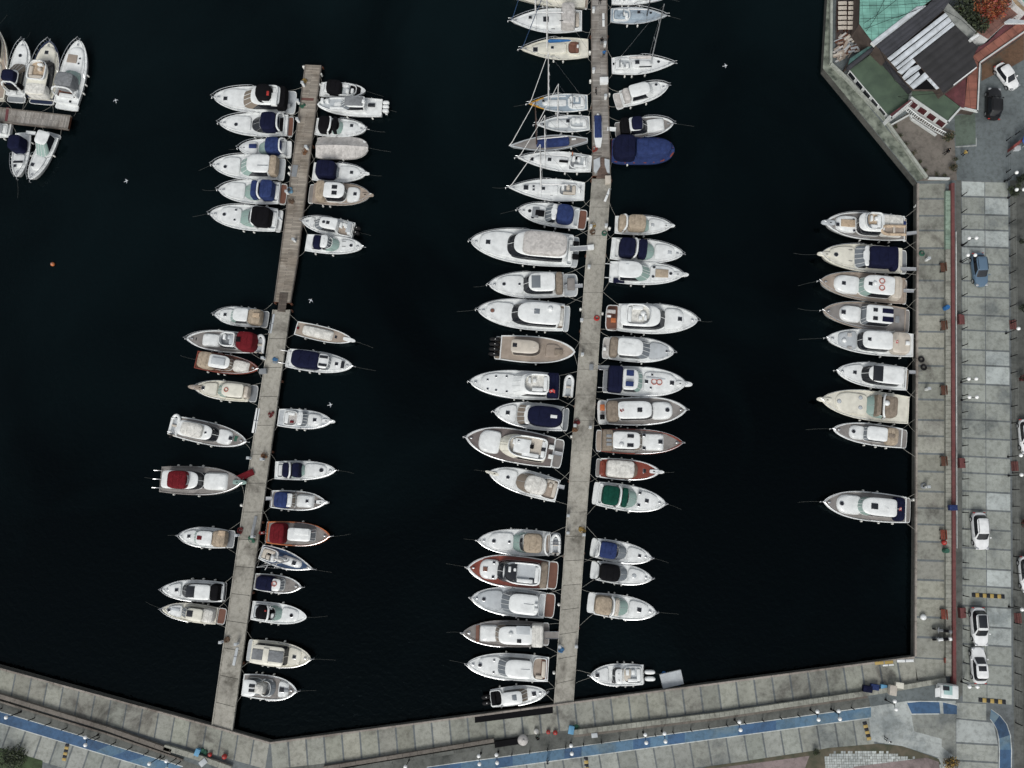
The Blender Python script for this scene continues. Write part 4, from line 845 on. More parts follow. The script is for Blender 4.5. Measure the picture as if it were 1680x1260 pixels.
b('F',(195,708),(606,700),125,'s','blue grey decked racing sailboat with orange bow stripe',[('co',470,590,.7,'GB','W'),('tr',290,460,.36,.3,'W'),('ha',300,695,.3),('wh',500,1),('wh',500,-1),('pn',468,486,680,725,'W',.3,'table'),('ma',335,12.5,455,None)],cat='sailboat',hull='W',deck='GB',bowcol='HY',low=1,group=GE)
b('F',(245,850),(620,842),115,'s','slim white sailboat with white cockpit, just below the orange bowed racer',[('co',480,605,.6,'LG','W'),('tr',330,475,.45,.3),('ha',470,833,.45),('ma',397,10.5,470,None),('ha',300,850,.3)],cat='sailboat',deck='LG',low=1,group=GE)
b('F',(60,1005),(606,962),103,'n','long grey teak classic sailboat with blue cover amidships',[('tr',250,480,.62,.5,'B',6,6),('ma',253,12,470,None,'MB'),('bx',510,955,.6,.2,.3,'W')],cat='sailboat',hull='LG',deck='GT',low=1,group=GE,rail=0)
b('F',(118,1085),(632,1128),135,'s','white sailboat with black rubber dinghy gear and a crew member on deck',[('co',480,610,.68,'LG','W'),('tr',230,470,.48,.35),('ha',220,1098,.5),('ha',343,1099,.45),('pn',410,470,1100,1118,'K',.2,'cover'),('bx',510,1140,1.2,.9,.3,'DG'),('wh',590),('bx',525,1082,.7,.6,.25,'K'),('ma',312,12.6,480,None)],cat='sailboat',hull='W',low=1,group=GE)
b('G',(350,115),(878,142),150,'s','big plain white sailboat, lowest sailboat left of the middle pier',[('co',700,825,.55,'GY','BG'),('tr',440,695,.46,.35),('ha',474,120,.6),('ha',527,108,.25),('ha',527,130,.25),('ha',595,118,.4),('wh',850),('pn',590,620,160,163,'GD',.05,'skylight'),('pn',640,660,168,171,'GD',.05,'skylight'),('ma',578,13.5,760,None)],cat='sailboat',low=1,group=GE)
b('G',(422,270),(893,335),155,'m','white cruiser with bright blue top and a black dinghy on its foredeck',[('pl',838,'TK'),('tr',610,460,.66,.3),('ho',680,655,605,.74,1.4,'W','GR'),('co',840,800,.8,'LG','W'),('ca',800,682,.74,'B',1.8,4,2.6),('bx',570,290,1.2,.8,.3,'K'),('bx',540,285,.9,1.4,.2,'GY'),('ha',500,278,.4,'r','K'),('ha',520,320,.35,'r','K')],group=GE)
b('G',(95,492),(838,560),238,'m','largest motor yacht, black windscreen and grey covered flybridge, bow left',[('pl',790,'LG'),('tr',400,150,.7,.4),('ho',755,395,330,.76,1.7,'W','GD'),('ca',755,448,.64,'GC',2.7,6,4),('ha',213,494,.55),('co',800,750,.84,'LG','W'),('ga',778,540,935,530,.6,1.2,'AL',1.6,'W'),('bx',820,500,.8,.6,.4,'K'),('bx',815,590,.9,.7,.4,'K')],group=GE)
b('G',(220,790),(832,785),178,'m','white yacht with black wraparound windscreen, glass sunroof and brown stern cushions',[('pl',735,'LG'),('tr',460,270,.7,.38),('ho',672,498,452,.76,1.5,'W','GD'),('pn',512,575,725,808,'GR',.08,'sunroof'),('ca',730,678,.78,'TP',1.5),('se',758,812,735,815,'GT',.3),('ha',323,792,.4,'r'),('ha',430,785,.28,'r'),('ga',735,800,865,792,.45,1.15)],group=GE)
b('H',(137,157),(738,210),192,'m','white yacht with black windscreen, beige bow deck and small radar dome',[('pl',700,'LG'),('tr',370,185,.66,.38),('ho',672,402,345,.78,1.5,'W','GD',2.8),('pn',507,541,144,180,'GR',.06,'sunroof'),('an',525,162,.9,.3),('do',612,148,.35),('co',705,640,.82,'BT','WC'),('ha',231,162,.5,'r','TK')],deck='W',group=GE)
b('H',(775,432),(245,398),172,'m','beige centre console boat with six black outboard cowls, bow to the pier',[('ou',4,'RU',.66,1.35),('pl',285,'TP'),('tr',580,680,.5,.25,'BT'),('ho',355,530,545,.52,1.8,'BG','GD',3),('pn',365,392,370,398,'GD',.06,'roof_window'),('an',500,400,.3,.3),('se',640,690,410,450,'TP',.2)],deck='BT',rim='W',rail=0,group=GE)
b('H',(85,628),(672,660),182,'m','white yacht with open flybridge and navy aft cover, dinghy behind',[('pl',655,'LG'),('tr',380,150,.74,.42),('ho',600,420,350,.8,1.5,'W','W'),('fl',600,440,.64,'WC','W'),('ca',668,588,.84,'N',1.9,8,8),('fc',600,690,.7)]+[('ha',x,y,.22,'r') for x,y in ((200,612),(255,590),(325,590),(255,680),(325,690),(200,672))],group=GE)
tender('H',732,655,3.0,84,'white dinghy with red fuel tank hanging behind the navy covered flybridge yacht',.6)
b('I',(290,145),(790,198),176,'m','white cruiser with big navy top and white patch on it',[('pl',755,'GY'),('tr',440,315,.68,.36),('ho',530,500,445,.76,1.1,'W','GW'),('ca',748,512,.74,'N',1.9,3,3),('pn',670,712,165,190,'W',.05,'cover'),('ha',381,155,.48),('ar',735,.8,1.2,'RU',.05)],group=GE)
b('I',(100,318),(752,432),222,'r','dark side decked white motor yacht with open flybridge and paired white stern seats',[('pl',690,'GT'),('tr',330,185,.68,.5),('ho',640,380,320,.74,1.5,'C','C',2.2,'GD'),('fl',640,385,.62,'BG','W'),('se',430,525,320,435,'W',.35),('ha',455,340,.2),('pn',560,600,432,458,'GY',.06,'hatch'),('se',660,690,365,400,'W',.35),('se',655,685,430,465,'W',.35),('ga',690,420,748,432,.45,1.0),('bx',543,380,.5,.5,.4,'K'),('bx',622,400,.6,.5,.4,'GD')],hull='W',deck='DT',group=GE)
b('I',(255,552),(718,680),165,'m','white cruiser with brown tinted windscreen and beige rounded hardtop cover',[('tr',440,300,.7,.35),('gl',500,440,.78,'GW',.9),('co',715,600,.84,'BT','BG'),('ca',640,500,.7,'WC',1.7,3,3),('ha',384,580,.4,'r'),('ga',695,640,762,655,.45,1.1),('bs',.9,.4,'C')],group=GE)
b('J',(182,190),(738,218),172,'m','white cruiser with tan canopy, white arch and dinghy on stern, bow left',[('pl',660,'GY'),('tr',420,250,.7,.35),('gl',460,408,.78,'GG',.9),('co',490,440,.7,'LG',None),('ca',612,486,.72,'T',1.8),('ar',632,.86,1.7),('co',670,625,.8,'BT','W'),('ha',288,192,.45,'r'),('ha',392,198,.3,'r'),('pn',455,480,180,208,'GD',.3,'seat'),('ga',660,210,740,210,.35,.9,'DG',.9)],group=GE)
tender('J',703,215,2.5,88,'small white dinghy on the stern platform of the tan canopy cruiser',.5)
b('J',(112,370),(718,430),212,'r','mahogany decked motor yacht with blue board on its stern',[('pl',655,'TK'),('tr',320,190,.62,.45),('ho',600,355,300,.72,1.6,'W','GD'),('ca',650,595,.8,'TP',1.6),('fl',598,358,.64,'LG','W'),('pn',362,435,343,462,'GD',.4,'sunroof'),('pn',525,572,443,475,'GD',.06,'hatch'),('ha',230,384,.55,'s','TK'),('ha',289,340,.3),('ha',282,437,.3)],deck='MH',rim='W',hull='W',group=GE)
b('J',(137,575),(698,635),188,'m','white yacht with blue tinted windscreen and brown swim platform, below the mahogany yacht',[('pl',630,'TK'),('tr',345,175,.74,.36,'LG'),('ho',582,395,330,.76,1.5,'W','GR'),('pn',490,556,618,624,'LG',.06,'roof_rail'),('bx',572,625,.4,.3,.35,'W'),('co',632,585,.82,'LG','W'),('ha',221,583,.45,'r'),('bx',572,660,.5,.5,.35,'W')],deck='LG',group=GE)
b('K',(80,155),(660,168),175,'r','dark decked trawler yacht with long white upper deck and brown screen',[('pl',622,'GT'),('tr',310,190,.64,.5,'W',8,8),('ho',545,325,290,.72,1.7,'W','GW',4),('ca',620,540,.84,'WC',2.0,8,8),('pn',168,188,95,210,'TK',.3,'seat'),('ha',117,150,.5,'r','W'),('do',402,165,.3),('pn',443,472,200,227,'GD',.06,'hatch'),('pn',440,530,110,170,'LG',.05,'roof_panel'),('ga',625,172,728,172,.8,1.1,'GT')],deck='GT',rim='GT',group=GE)
b('K',(108,365),(655,402),178,'m','white cruiser with slanted glass windscreen and brown stern seat, second from bottom',[('tr',330,180,.74,.36),('ho',540,370,308,.74,1.5,'W','GR'),('pn',470,530,402,407,'LG',.06,'roof_rail'),('co',645,545,.84,'BT','BG'),('se',608,645,335,465,'TK',.25),('ha',195,376,.45,'r'),('ha',290,341,.2),('ha',286,423,.2)],deck='W',group=GE)
b('K',(640,560),(270,600),130,'m','small white pilothouse boat with black open cockpit, bottom left of middle pier',[('ou',2,'RU',.7,1.0),('co',262,345,.86,'K','K'),('tr',500,600,.7,.3),('ho',342,470,515,.7,1.5,'W','GW',5),('pn',408,443,578,611,'GR',.06,'sunroof'),('ha',557,562,.5)],group=GE)
# middle pier, right side
b('F',(1140,-22),(772,-8),70,'s','white sailboat almost hidden by the top edge, right of middle pier',[('co',790,900,.6,'LG','W'),('tr',910,1050,.5,.35)],cat='sailboat',low=1,group=GF)
b('F',(1158,100),(764,98),115,'s','grey decked racing sailboat with dark mast, right of middle pier',[('co',780,900,.7,'GB','GB'),('tr',905,1000,.4,.25,'GB'),('ha',958,84,.4),('ha',1040,89,.35,'r'),('wh',850),('ma',1015,11.5,880,None,'MK',None)],cat='sailboat',hull='LG',deck='GB',low=1,group=GF)
b('F',(1208,430),(772,448),132,'s','white sailboat with grey boom cover and round foredeck hatch',[('co',790,905,.66,'LG','W'),('tr',910,1060,.42,.3),('ha',947,428,.55),('ha',785,441,.35),('ha',1094,426,.4,'r'),('pn',958,1045,466,470,'GD',.05,'skylight'),('wh',830),('ma',1040,13.5,885,'GC','AL',None)],cat='sailboat',low=1,group=GF)
b('F',(1165,582),(792,692),128,'r','white motorboat angled upward with beige cockpit and square roof hatch',[('pl',835,'GC'),('tr',1050,1110,.68,.35),('co',835,905,.8,'BG','W'),('ca',862,905,.7,'GC',1.2),('ho',908,1035,1058,.7,1.5,'W','W'),('pn',972,1002,566,594,'GD',.06,'hatch'),('ha',1077,583,.32,'r')],group=GF)
b('F',(1200,845),(796,895),138,'r','grey teak decked boat with navy wheelhouse top and black stern cover',[('pl',835,'GT'),('tr',1010,1135,.66,.5,'W',6,6),('ca',838,900,.8,'K',1.4),('ho',900,985,1025,.7,1.4,'W','GD'),('ca',915,992,.62,'N',2.0,4,4),('ga',740,888,800,892,.5,1.1,'W',1.0,'W')],deck='GT',group=GF)
b('F',(1205,1030),(770,1035),170,'b','wooden boat entirely under a blue cover',[('cv','B',.6),('ca',785,938,.92,'N',1.7,6,3),('ca',942,1185,.66,'B',1.45,2.6,8)],hull='HW',rim='MH',rail=0,group=GF,fe=1)
b('G',(1480,375),(1088,370),130,'m','white cruiser with tan canopy, first boat below the big gap right of middle pier',[('bs',.8),('tr',1320,1440,.7,.3),('gl',1295,1328,.78,'GG',.8),('ca',1115,1170,.78,'T',1.5),('ca',1180,1305,.76,'T',1.7),('ar',1172,.86,1.7),('ha',1348,370,.35,'s','LG')],group=GF)
b('G',(1556,575),(1060,535),160,'m','white cruiser with two black navy canopies and pale square bow hatch',[('tr',1360,1500,.7,.3),('gl',1305,1358,.78,'GG',.85),('co',1085,1125,.8,'W','W'),('ca',1118,1232,.76,'N',1.7),('ca',1248,1312,.74,'N',1.75),('ar',1242,.86,1.7),('ha',1465,560,.4,'s','LG')],group=GF)
b('G',(1560,717),(1050,697),155,'m','white hardtop cruiser with tan foredeck sunpad and white sprit',[('bs',1.2,.6),('tr',1330,1500,.7,.3),('ho',1115,1272,1330,.78,1.6,'W','GG',2.6),('pn',1368,1455,675,735,'T',.1,'sun_pad'),('pn',1085,1160,712,748,'N',.3,'seat'),('ha',1357,665,.32,'r'),('ha',1350,730,.32,'r'),('ha',1472,713,.36,'r'),('pn',1165,1185,640,646,'LG',.04,'roof_rail'),('tb',2,'W')],group=GF)
b('H',(1578,226),(975,200),192,'m','large white flybridge yacht with red brown stern deck, bow right',[('pl',1055,'TK'),('tr',1360,1490,.72,.4),('ho',1075,1330,1372,.78,1.6,'W','GD'),('fl',1112,1270,.66,'WC','W'),('do',1222,180,.4),('ha',1462,219,.5),('se',985,1040,150,175,'GC',.4),('pn',1010,1040,205,235,'OR',.3,'cushion'),('se',985,1010,185,200,'W',.3)],group=GF)
b('H',(1425,432),(955,398),160,'m','white yacht with taupe stern awning and dark glass windscreen, bow right',[('pl',1000,'GC'),('tr',1260,1390,.7,.35,'LG'),('ca',1003,1058,.78,'TP',1.5),('ho',1058,1215,1270,.76,1.5,'W','GR'),('an',1080,375,.4,.3),('pn',1120,1160,377,380,'LG',.05,'roof_rail'),('bx',968,408,.4,.4,.3,'W'),('ha',1375,430,.25,'r')],deck='W',group=GF)
b('H',(1500,642),(958,610),190,'m','white sportfisher with navy awning and two red life rings on foredeck',[('pl',990,'GY'),('bs',1.5,.7),('tr',1225,1440,.7,.32),('ca',993,1090,.86,'N',1.8,8,8),('ho',1090,1185,1218,.76,1.4,'W','GG'),('pn',1114,1160,546,586,'B',.25,'seat'),('pn',1108,1158,620,655,'B',.25,'seat'),('ri',1293,625,.38),('ri',1327,628,.38),('ha',1243,617,.4),('ha',1410,637,.5),('ha',1280,580,.22),('ha',1271,665,.22),('pn',1240,1440,604,607,'LG',.03,'deck_rail'),('tb',2),('ga',905,530,1000,530,.4,1.1,'GY')],group=GF)
b('I',(1582,135),(985,148),185,'r','grey decked yacht with tan awning, white cabin and round bow hatch',[('pl',1048,'W'),('tr',1350,1492,.64,.5,'W',2.6,6),('ca',1048,1135,.72,'TP',1.5),('ho',1128,1345,1365,.66,1.6,'W','GD',4),('pn',1252,1287,118,148,'GD',.06,'sunroof'),('fc',1165,140,.5),('bx',1018,116,.6,.8,.4,'OR'),('ha',1455,138,.5,'r'),('bx',1018,180,.6,.6,.4,'K')],deck='GT',group=GF)
b('I',(1555,356),(975,338),165,'r','grey teak yacht with white trunk, two dark roof panels and tan aft roof',[('pl',1010,'BT'),('tr',1285,1432,.68,.5,'W',8,8),('ca',1018,1092,.82,'TP',1.8,8,8),('ho',1092,1265,1285,.72,1.6,'W','GW',5),('pn',1186,1230,296,322,'GD',.06,'roof_window'),('pn',1184,1228,357,384,'GD',.06,'roof_window'),('pn',1045,1080,297,318,'GY',.05,'awning_window'),('pn',1045,1080,328,346,'GY',.05,'awning_window'),('pn',1045,1080,353,374,'GY',.05,'awning_window'),('do',1145,368,.32),('an',1145,335,.5,.4),('ha',1298,302,.36),('ha',1298,391,.36),('ha',1408,350,.5)],deck='GT',rim='MH',group=GF)
b('I',(1405,550),(975,520),140,'m','mahogany decked launch with white ribbed cloth top',[('bs',1.0,.5),('pl',1002,'GT'),('ca',1048,1235,.8,'WC',1.4,6,6),('tr',1000,1045,.7,.25,'MH'),('ha',1305,539,.5),('gl',1232,1255,.8,'GW',.8)],deck='MH',rim='W',group=GF)
b('I',(1442,765),(955,690),172,'m','white cruiser with dark green canopies and green windscreen',[('pl',985,'W'),('tr',1250,1390,.72,.32),('gl',1195,1248,.78,'GG',.9),('co',990,1025,.8,'W','W'),('ca',1020,1135,.72,'GN',1.8),('ca',1150,1192,.72,'GN',1.8),('ar',1142,.84,1.8),('ha',1271,692,.32),('ha',1317,741,.46),('ha',1262,773,.32)],group=GF)
b('J',(1350,310),(940,235),140,'m','white cruiser with bright blue canopy, upper of two below the green one',[('pl',975,'W'),('tr',1185,1310,.7,.3),('gl',1128,1180,.78,'GR',.85),('ca',1000,1118,.76,'B',1.7),('ar',1002,.82,1.5),('ha',1268,293,.34),('ha',1325,300,.25,'s','K')],group=GF)
b('J',(1352,447),(940,388),138,'m','white cruiser with black canopy, lower of the two matching white boats',[('pl',975,'W'),('tr',1190,1310,.7,.3),('gl',1140,1186,.78,'GR',.85),('co',985,1010,.8,'LG',None),('ca',1005,1138,.78,'K',1.7),('ar',1000,.84,1.4,'RU',.06),('ha',1231,431,.45,'r','LG')],group=GF)
b('J',(1380,675),(918,608),158,'m','white cruiser with tan canopies and black square bow hatch, last before the gap',[('pl',965,'W'),('tr',1195,1330,.72,.3),('gl',1135,1190,.78,'GG',.9),('ca',970,1085,.76,'T',1.7),('ca',1100,1135,.72,'BG',1.7),('ar',1098,.86,1.8),('ha',1265,664,.5)],group=GF)
b('K',(938,445),(1300,440),148,'r','white fishing boat with twin white outboards beside the floating raft',[('ou',2,'W',.8,1.3),('pl',1290,'W'),('tr',1060,975,.72,.3),('ho',1150,1110,1085,.7,1.2,'W','GD'),('pn',1080,1106,403,445,'GD',.1,'windscreen'),('pn',1080,1106,458,498,'GD',.1,'windscreen'),('co',1285,1155,.78,'LG','W'),('pn',1225,1278,395,470,'GY',.12,'cockpit_floor'),('pn',1152,1210,415,495,'BG',.3,'seat'),('ha',984,447,.45)],group=GF)
# right quay
b('L',(235,207),(850,250),195,'r','grey decked yacht with green tan sunpad and tan dinghy on its aft roof',[('bs',.9,.7,'LG'),('pl',820,'BT'),('tr',480,310,.62,.5),('ho',680,500,475,.74,1.6,'W','GD',3),('ca',830,665,.74,'WC',1.3,8,8),('fl',665,545,.6,'SAND','W'),('pn',360,465,192,250,'SAND',.12,'sun_pad'),('ha',335,217,.42),('ha',452,183,.26,'r'),('ha',446,272,.26,'r'),('ga',845,285,932,275,.4,1.2),('bx',822,205,.7,.5,.3,'B')],deck='GT',group=GG_)
tender('L',745,258,3.3,178,'tan dinghy lying on the aft roof of the topmost quay yacht',2.2,'SAND','BT',False,.9)
b('L',(205,440),(850,492),198,'m','cream white yacht with long navy soft top and blue grey windscreen',[('bs',.9,.6,'C'),('pl',800,'GY'),('tr',465,265,.74,.36,'C'),('ho',565,540,460,.8,1.1,'W','GR'),('ca',795,735,.84,'N',1.2),('ca',775,580,.7,'N',1.8,7,5),('ha',323,440,.5,'r'),('pn',415,445,402,406,'GD',.05,'skylight'),('pn',415,445,484,488,'GD',.05,'skylight'),('ga',800,545,915,547,.4,1.2)],hull='C',deck='C',group=GG_)
b('L',(197,640),(850,715),200,'m','beige decked yacht with green windscreen and two red life rings on roof',[('pl',820,'BT'),('tr',500,300,.66,.5),('ca',820,735,.8,'BG',1.5),('ho',755,535,485,.72,1.6,'W','GG'),('pn',300,338,605,700,'BT',.1,'seat'),('ri',664,635,.36),('ri',663,685,.36),('ha',380,653,.45),('ha',578,652,.45),('an',690,660,.5,.8),('ga',820,706,897,708,.4,1.2),('do',610,650,.25)],deck='BT',rim='BT',group=GG_)
b('L',(218,856),(870,930),192,'m','beige decked yacht with four dark solar panels and glass hatches on roof',[('pl',825,'GT'),('tr',510,345,.62,.5),('ho',745,555,510,.7,1.6,'W','GR',8),('pn',600,632,832,862,'GD',.06,'roof_window'),('pn',598,632,893,925,'GD',.06,'roof_window'),('pn',668,748,835,877,'N',.06,'solar_panel'),('pn',668,748,895,940,'N',.06,'solar_panel'),('pn',760,790,888,942,'GY',.1,'seat'),('ha',378,872,.5)],deck='GT',rim='BT',group=GG_)
b('L',(248,1058),(888,1112),182,'m','white yacht with three piece dark windscreen and beige aft cockpit',[('tr',480,330,.72,.36,'LG'),('ca',882,740,.84,'BG',1.2),('ho',740,528,482,.76,1.5,'W','GD',4),('do',382,1075,.3),('ha',571,1070,.4),('an',660,1075,.6,.6),('bx',855,1092,.5,.5,.3,'W'),('pn',408,440,1015,1045,'GC',.1,'seat'),('pn',408,440,1115,1138,'GC',.1,'seat'),('fc',740,1090,.3)],group=GG_)
b('M',(305,118),(805,178),168,'m','white yacht with large dark sunroof and brown platform, sixth down the quay',[('pl',780,'TP'),('tr',490,340,.74,.36),('ho',768,535,468,.76,1.5,'W','GD',2.8),('pn',562,625,75,187,'GD',.06,'sunroof'),('ha',431,122,.42),('co',785,765,.8,'TP',None),('ga',805,128,895,130,.4,1.2)],group=GG_)
b('M',(195,318),(798,392),200,'m','cream cruiser with taupe canopy and radar dome on its arch',[('bs',1.1,.6,'C'),('tr',520,290,.72,.3,'C'),('gl',580,500,.78,'GG',.9),('co',640,600,.7,'TP',None),('ca',622,585,.7,'TP',1.7),('ca',735,640,.68,'TP',1.7,6,6),('ar',630,.8,1.8),('do',650,342,.36),('ha',323,327,.45,'r','LG'),('ha',470,305,.42,'r','LG'),('ha',468,373,.42,'r','LG')],hull='C',deck='C',group=GG_)
b('M',(278,520),(797,590),145,'m','slim grey decked yacht with tan cockpit cover and white roof, eighth down quay',[('pl',750,'GT'),('tr',500,388,.66,.4),('ca',740,655,.78,'T',1.2),('ho',655,522,490,.68,1.3,'W','GR',5),('ha',422,537,.42,'r'),('pn',668,705,552,585,'TP',.06,'hatch')],deck='GT',group=GG_)
b('M',(208,1022),(820,1082),195,'r','grey decked yacht with navy stern cover, alone at the bottom of the quay',[('pl',775,'GT'),('tr',480,300,.68,.5,'W',2.4,6),('ca',788,715,.8,'N',1.4),('ho',720,490,442,.66,1.6,'W','GG',2.8),('pn',545,592,1030,1075,'GD',.06,'sunroof'),('ha',341,1033,.48,'r'),('fc',712,1070,.3),('an',665,1070,.5,.3)],deck='GT',group=GG_)
# ---------------------------------------------------------------- small helpers for things standing on a surface
def place(name, px, py, z, rz, label, cat, group=None):
    p = G(px, py, z); return empty(name, (p.x, p.y, z), rz, label, cat, group)
def fix(o): o.location = (0,0,0); return o
# ---------------------------------------------------------------- cars
def car(px, py, deg, ln, wd, paint, label, name='parked_car', style='hatch', sunroof=False, z=QZ+.012, cat='car'):
    r = place(name, px, py, z, R(deg), label, cat); hw = wd/2; h = 1.48 if style != 'suv' else 1.68; x0, x1 = -ln/2, ln/2; hb_ = h*.55; N = 36
    mb = MB(); o = lambda a, b_, w_, z_, pf=3.4, pr=4.0: [(p[0], p[1], z_) for p in outline(x0+a, x1-b_, hw-w_, pf, pr, N)]
    hood = [(p[0], p[1], hb_-.10*max(0, (p[0]-ln*.1)/(ln*.4))) for p in outline(x0+.08, x1-.16, hw-.09, 3.2, 4.0, N)]
    mb.loft([o(.05,.05,.08,.22), o(0,0,.0,.34), o(0,.02,0,.55), o(.03,.08,.03,hb_-.12), hood], paint, True, True); mb.build('body', r)
    ch0 = x0+(.35 if style != 'pickup' else ln*.02); roof0 = x0+(.75 if style != 'pickup' else ln*.05); roof1 = x1-ln*.43; ws = x1-ln*.27
    b0 = [(p[0], p[1], hb_-.02) for p in outline(ch0-.02, ws, hw-.08, 5, 5, N)]; h -= .08; b1 = [(p[0], p[1], h-.05) for p in outline(roof0, roof1, hw-.19, 6, 6, N)]
    rfm = [(p[0], p[1], h) for p in outline(roof0+.06, roof1-.04, hw-.24, 6, 6, N)]; rfc = [(p[0], p[1], h+.03) for p in outline(roof0+.4, roof1-.35, hw-.5, 6, 6, N)]
    mb = MB(); mb.loft([b1, rfm, rfc], paint, False, True); mb.build('roof', r)
    g = {'windscreen': MB(), 'rear_window': MB(), 'side_window': MB(), 'side_window_': MB()}; pil, pil2 = MB(), MB()
    for t in list(g.values())+[pil, pil2]: t.add(b0); t.add(b1)
    for i in range(N):
        j = (i+1) % N; th = 2*math.pi*(i+1)/N; c = math.cos(th); s_ = abs(math.sin(th)); q = (i, j, N+j, N+i)
        a = b0[i]; midx = (b0[i][0]+b0[j][0])/2; front = midx > ws-.25; rear = midx < ch0+.2
        if front: ((pil if a[1] > 0 else pil2) if abs((a[1]+b0[j][1])/2) > hw-.28 else g['windscreen']).face(q, paint if abs((a[1]+b0[j][1])/2) > hw-.28 else 'GD')
        elif rear: g['rear_window'].face(q, 'GD')
        else: g['side_window' if a[1] > 0 else 'side_window_'].face(q, 'GD')
    for k_, t in g.items():
        if t.f: t.build(k_.rstrip('_'), r)
    for t in (pil, pil2):
        if t.f: t.build('pillar', r)
    for wx in (x0+ln*.19, x1-ln*.19):
        for sg in (1, -1):
            mb = MB(); y = sg*(hw-.1); mb.loft([[(wx+rr*math.cos(a*math.pi/9), y+dy, .32+rr*math.sin(a*math.pi/9)) for a in range(18)] for rr, dy in ((.3, -.11), (.33, -.08), (.33, .08), (.3, .11))], 'RU', True, True); w_ = mb.build('wheel', r)
            mb = MB(); mb.loft([[(wx+rr*math.cos(a*math.pi/6), y+sg*.115+sg*dd, .32+rr*math.sin(a*math.pi/6)) for a in range(12)] for rr, dd in ((.22, 0), (.2, .012), (.05, .02))], 'AL', True, True); mb.build('rim', w_)
    for sg in (1, -1):
        mb = MB(); mb.box((x1-.22, sg*(hw-.32), hb_-.16), (.3, .36, .14), 'AL', bev=.05); mb.build('headlight', r)
        mb = MB(); mb.box((x0+.05, sg*(hw-.3), hb_-.2), (.1, .26, .16), 'RD', bev=.03); mb.build('tail_light', r)
        mb = MB(); mb.box((ws-.25, sg*(hw+.06), hb_+.1), (.16, .2, .14), paint, bev=.05); mb.build('wing_mirror', r)
    if sunroof: mb = MB(); q = sunroof; mb.box(((roof0+roof1)/2+q[1], 0, h+.02), (q[0], wd-.85, .05), 'GD', bev=.02); mb.build('sunroof', r)
    if style == 'suv':
        for sg in (1, -1): mb = MB(); mb.tube([(roof0+.15, sg*(hw-.32), h+.03), (roof0+.3, sg*(hw-.32), h+.09), (roof1-.3, sg*(hw-.32), h+.09), (roof1-.1, sg*(hw-.32), h+.02)], .025, 'RU', 5); mb.build('roof_rail', r)
    return r
CW_ = mat('car_white', (.80,.81,.81), .25, kind='gel'); CK_ = mat('car_black', (.012,.012,.013), .2); CBL = mat('car_blue', (.10,.16,.23), .35)
car(1648,129, -60, 4.1, 1.75, CW_, 'white hatchback parked askew next to the restaurant wall')
car(1626.5,174, 84, 4.5, 1.9, CK_, 'black SUV parked beside the white restaurant parapet', style='suv')
car(1603,445, -88, 4.5, 1.8, CBL, 'old slate blue van like car alone on the road', style='suv')
car(1604,871, -90, 4.6, 1.85, CW_, 'white SUV with a plain white roof, uppermost of three white cars', style='suv')
car(1602.5,1027, -90, 4.6, 1.85, CW_, 'white SUV with a large black glass roof', style='suv', sunroof=(1.5, -.1))
car(1602,1090, 90, 4.3, 1.78, CW_, 'white hatchback with small sunroof, lowest of three white cars', sunroof=(.6, .3))
car(1680,717, -90, 4.4, 1.8, CW_, 'white car cut off by the right picture edge')
car(1681,942, -90, 4.4, 1.8, CW_, 'white car at the lower right picture edge, mostly out of view')
# kiosk van with its flap open
r = place('food_cart', 1549, 1131, QZ+.012, R(-4), 'white and teal food cart with its side flap open', 'food cart'); r.scale = (.82, .82, .82)
mb = MB(); mb.box((0, 0, 1.0), (2.5, 1.9, 1.7), 'W', bev=.15); mb.build('body', r); mb = MB(); mb.box((-.3, .25, 1.9), (1.2, 1.3, .1), mat('teal_paint', (.30,.45,.44), .5), bev=.04); mb.build('roof', r)
mb = MB(); mb.box((-.6, .5, 1.97), (.9, .6, .06), 'GD'); mb.build('roof_hatch', r); mb = MB(); mb.loft([[(-1.28, -.8, 1.5), (-1.28, .5, 1.5), (-1.28, .5, 1.56), (-1.28, -.8, 1.56)], [(-2.1, -.9, 1.75), (-2.1, .3, 1.75), (-2.1, .3, 1.81), (-2.1, -.9, 1.81)]], 'W', True, True); mb.build('side_flap', r)
mb = MB(); mb.box((-1.26, -.1, 1.15), (.06, 1.2, .6), 'GD'); mb.build('serving_hatch', r)
for x in (-.8, .8):
    for y in (-.95, .95): mb = MB(); mb.loft([[(x+.28*math.cos(a*.52), y+dy, .28+.28*math.sin(a*.52)) for a in range(12)] for dy in (-.07, .07)], 'RU', True, True); mb.build('wheel', r)
# motorbikes
def bike(px, py, deg, label, col):
    r = place('motorbike', px, py, QZ+.012, R(deg), label, 'motorbike')
    for x in (-.65, .68): mb = MB(); mb.loft([[(x+rr*math.cos(a*.449), dy, .3+rr*math.sin(a*.449)) for a in range(14)] for rr, dy in ((.26, -.07), (.3, 0), (.26, .07))], 'RU', True, True); mb.build('wheel', r)
    mb = MB(); mb.box((.1, 0, .62), (.75, .34, .3), col, bev=.12); mb.build('fuel_tank', r); mb = MB(); mb.box((-.5, 0, .72), (.75, .32, .16), 'K', bev=.07); mb.build('seat', r)
    mb = MB(); mb.tube([(.5, -.36, 1.0), (.58, 0, .95), (.5, .36, 1.0)], .03, 'SS', 5); mb.tube([(.58, 0, .95), (.7, 0, .3)], .04, 'SS', 5); mb.build('handlebar', r)
    mb = MB(); mb.box((0, 0, .38), (.6, .3, .3), 'GY', bev=.08); mb.build('engine', r); mb = MB(); mb.box((-.95, 0, .85), (.35, .4, .3), col, bev=.1); mb.build('top_box', r)
bike(1541,1033, 172, 'grey blue scooter parked at the quay wall, upper of the two', 'DG'); bike(1541,1048, 186, 'dark scooter with pale panels, lower of the two parked', 'W')
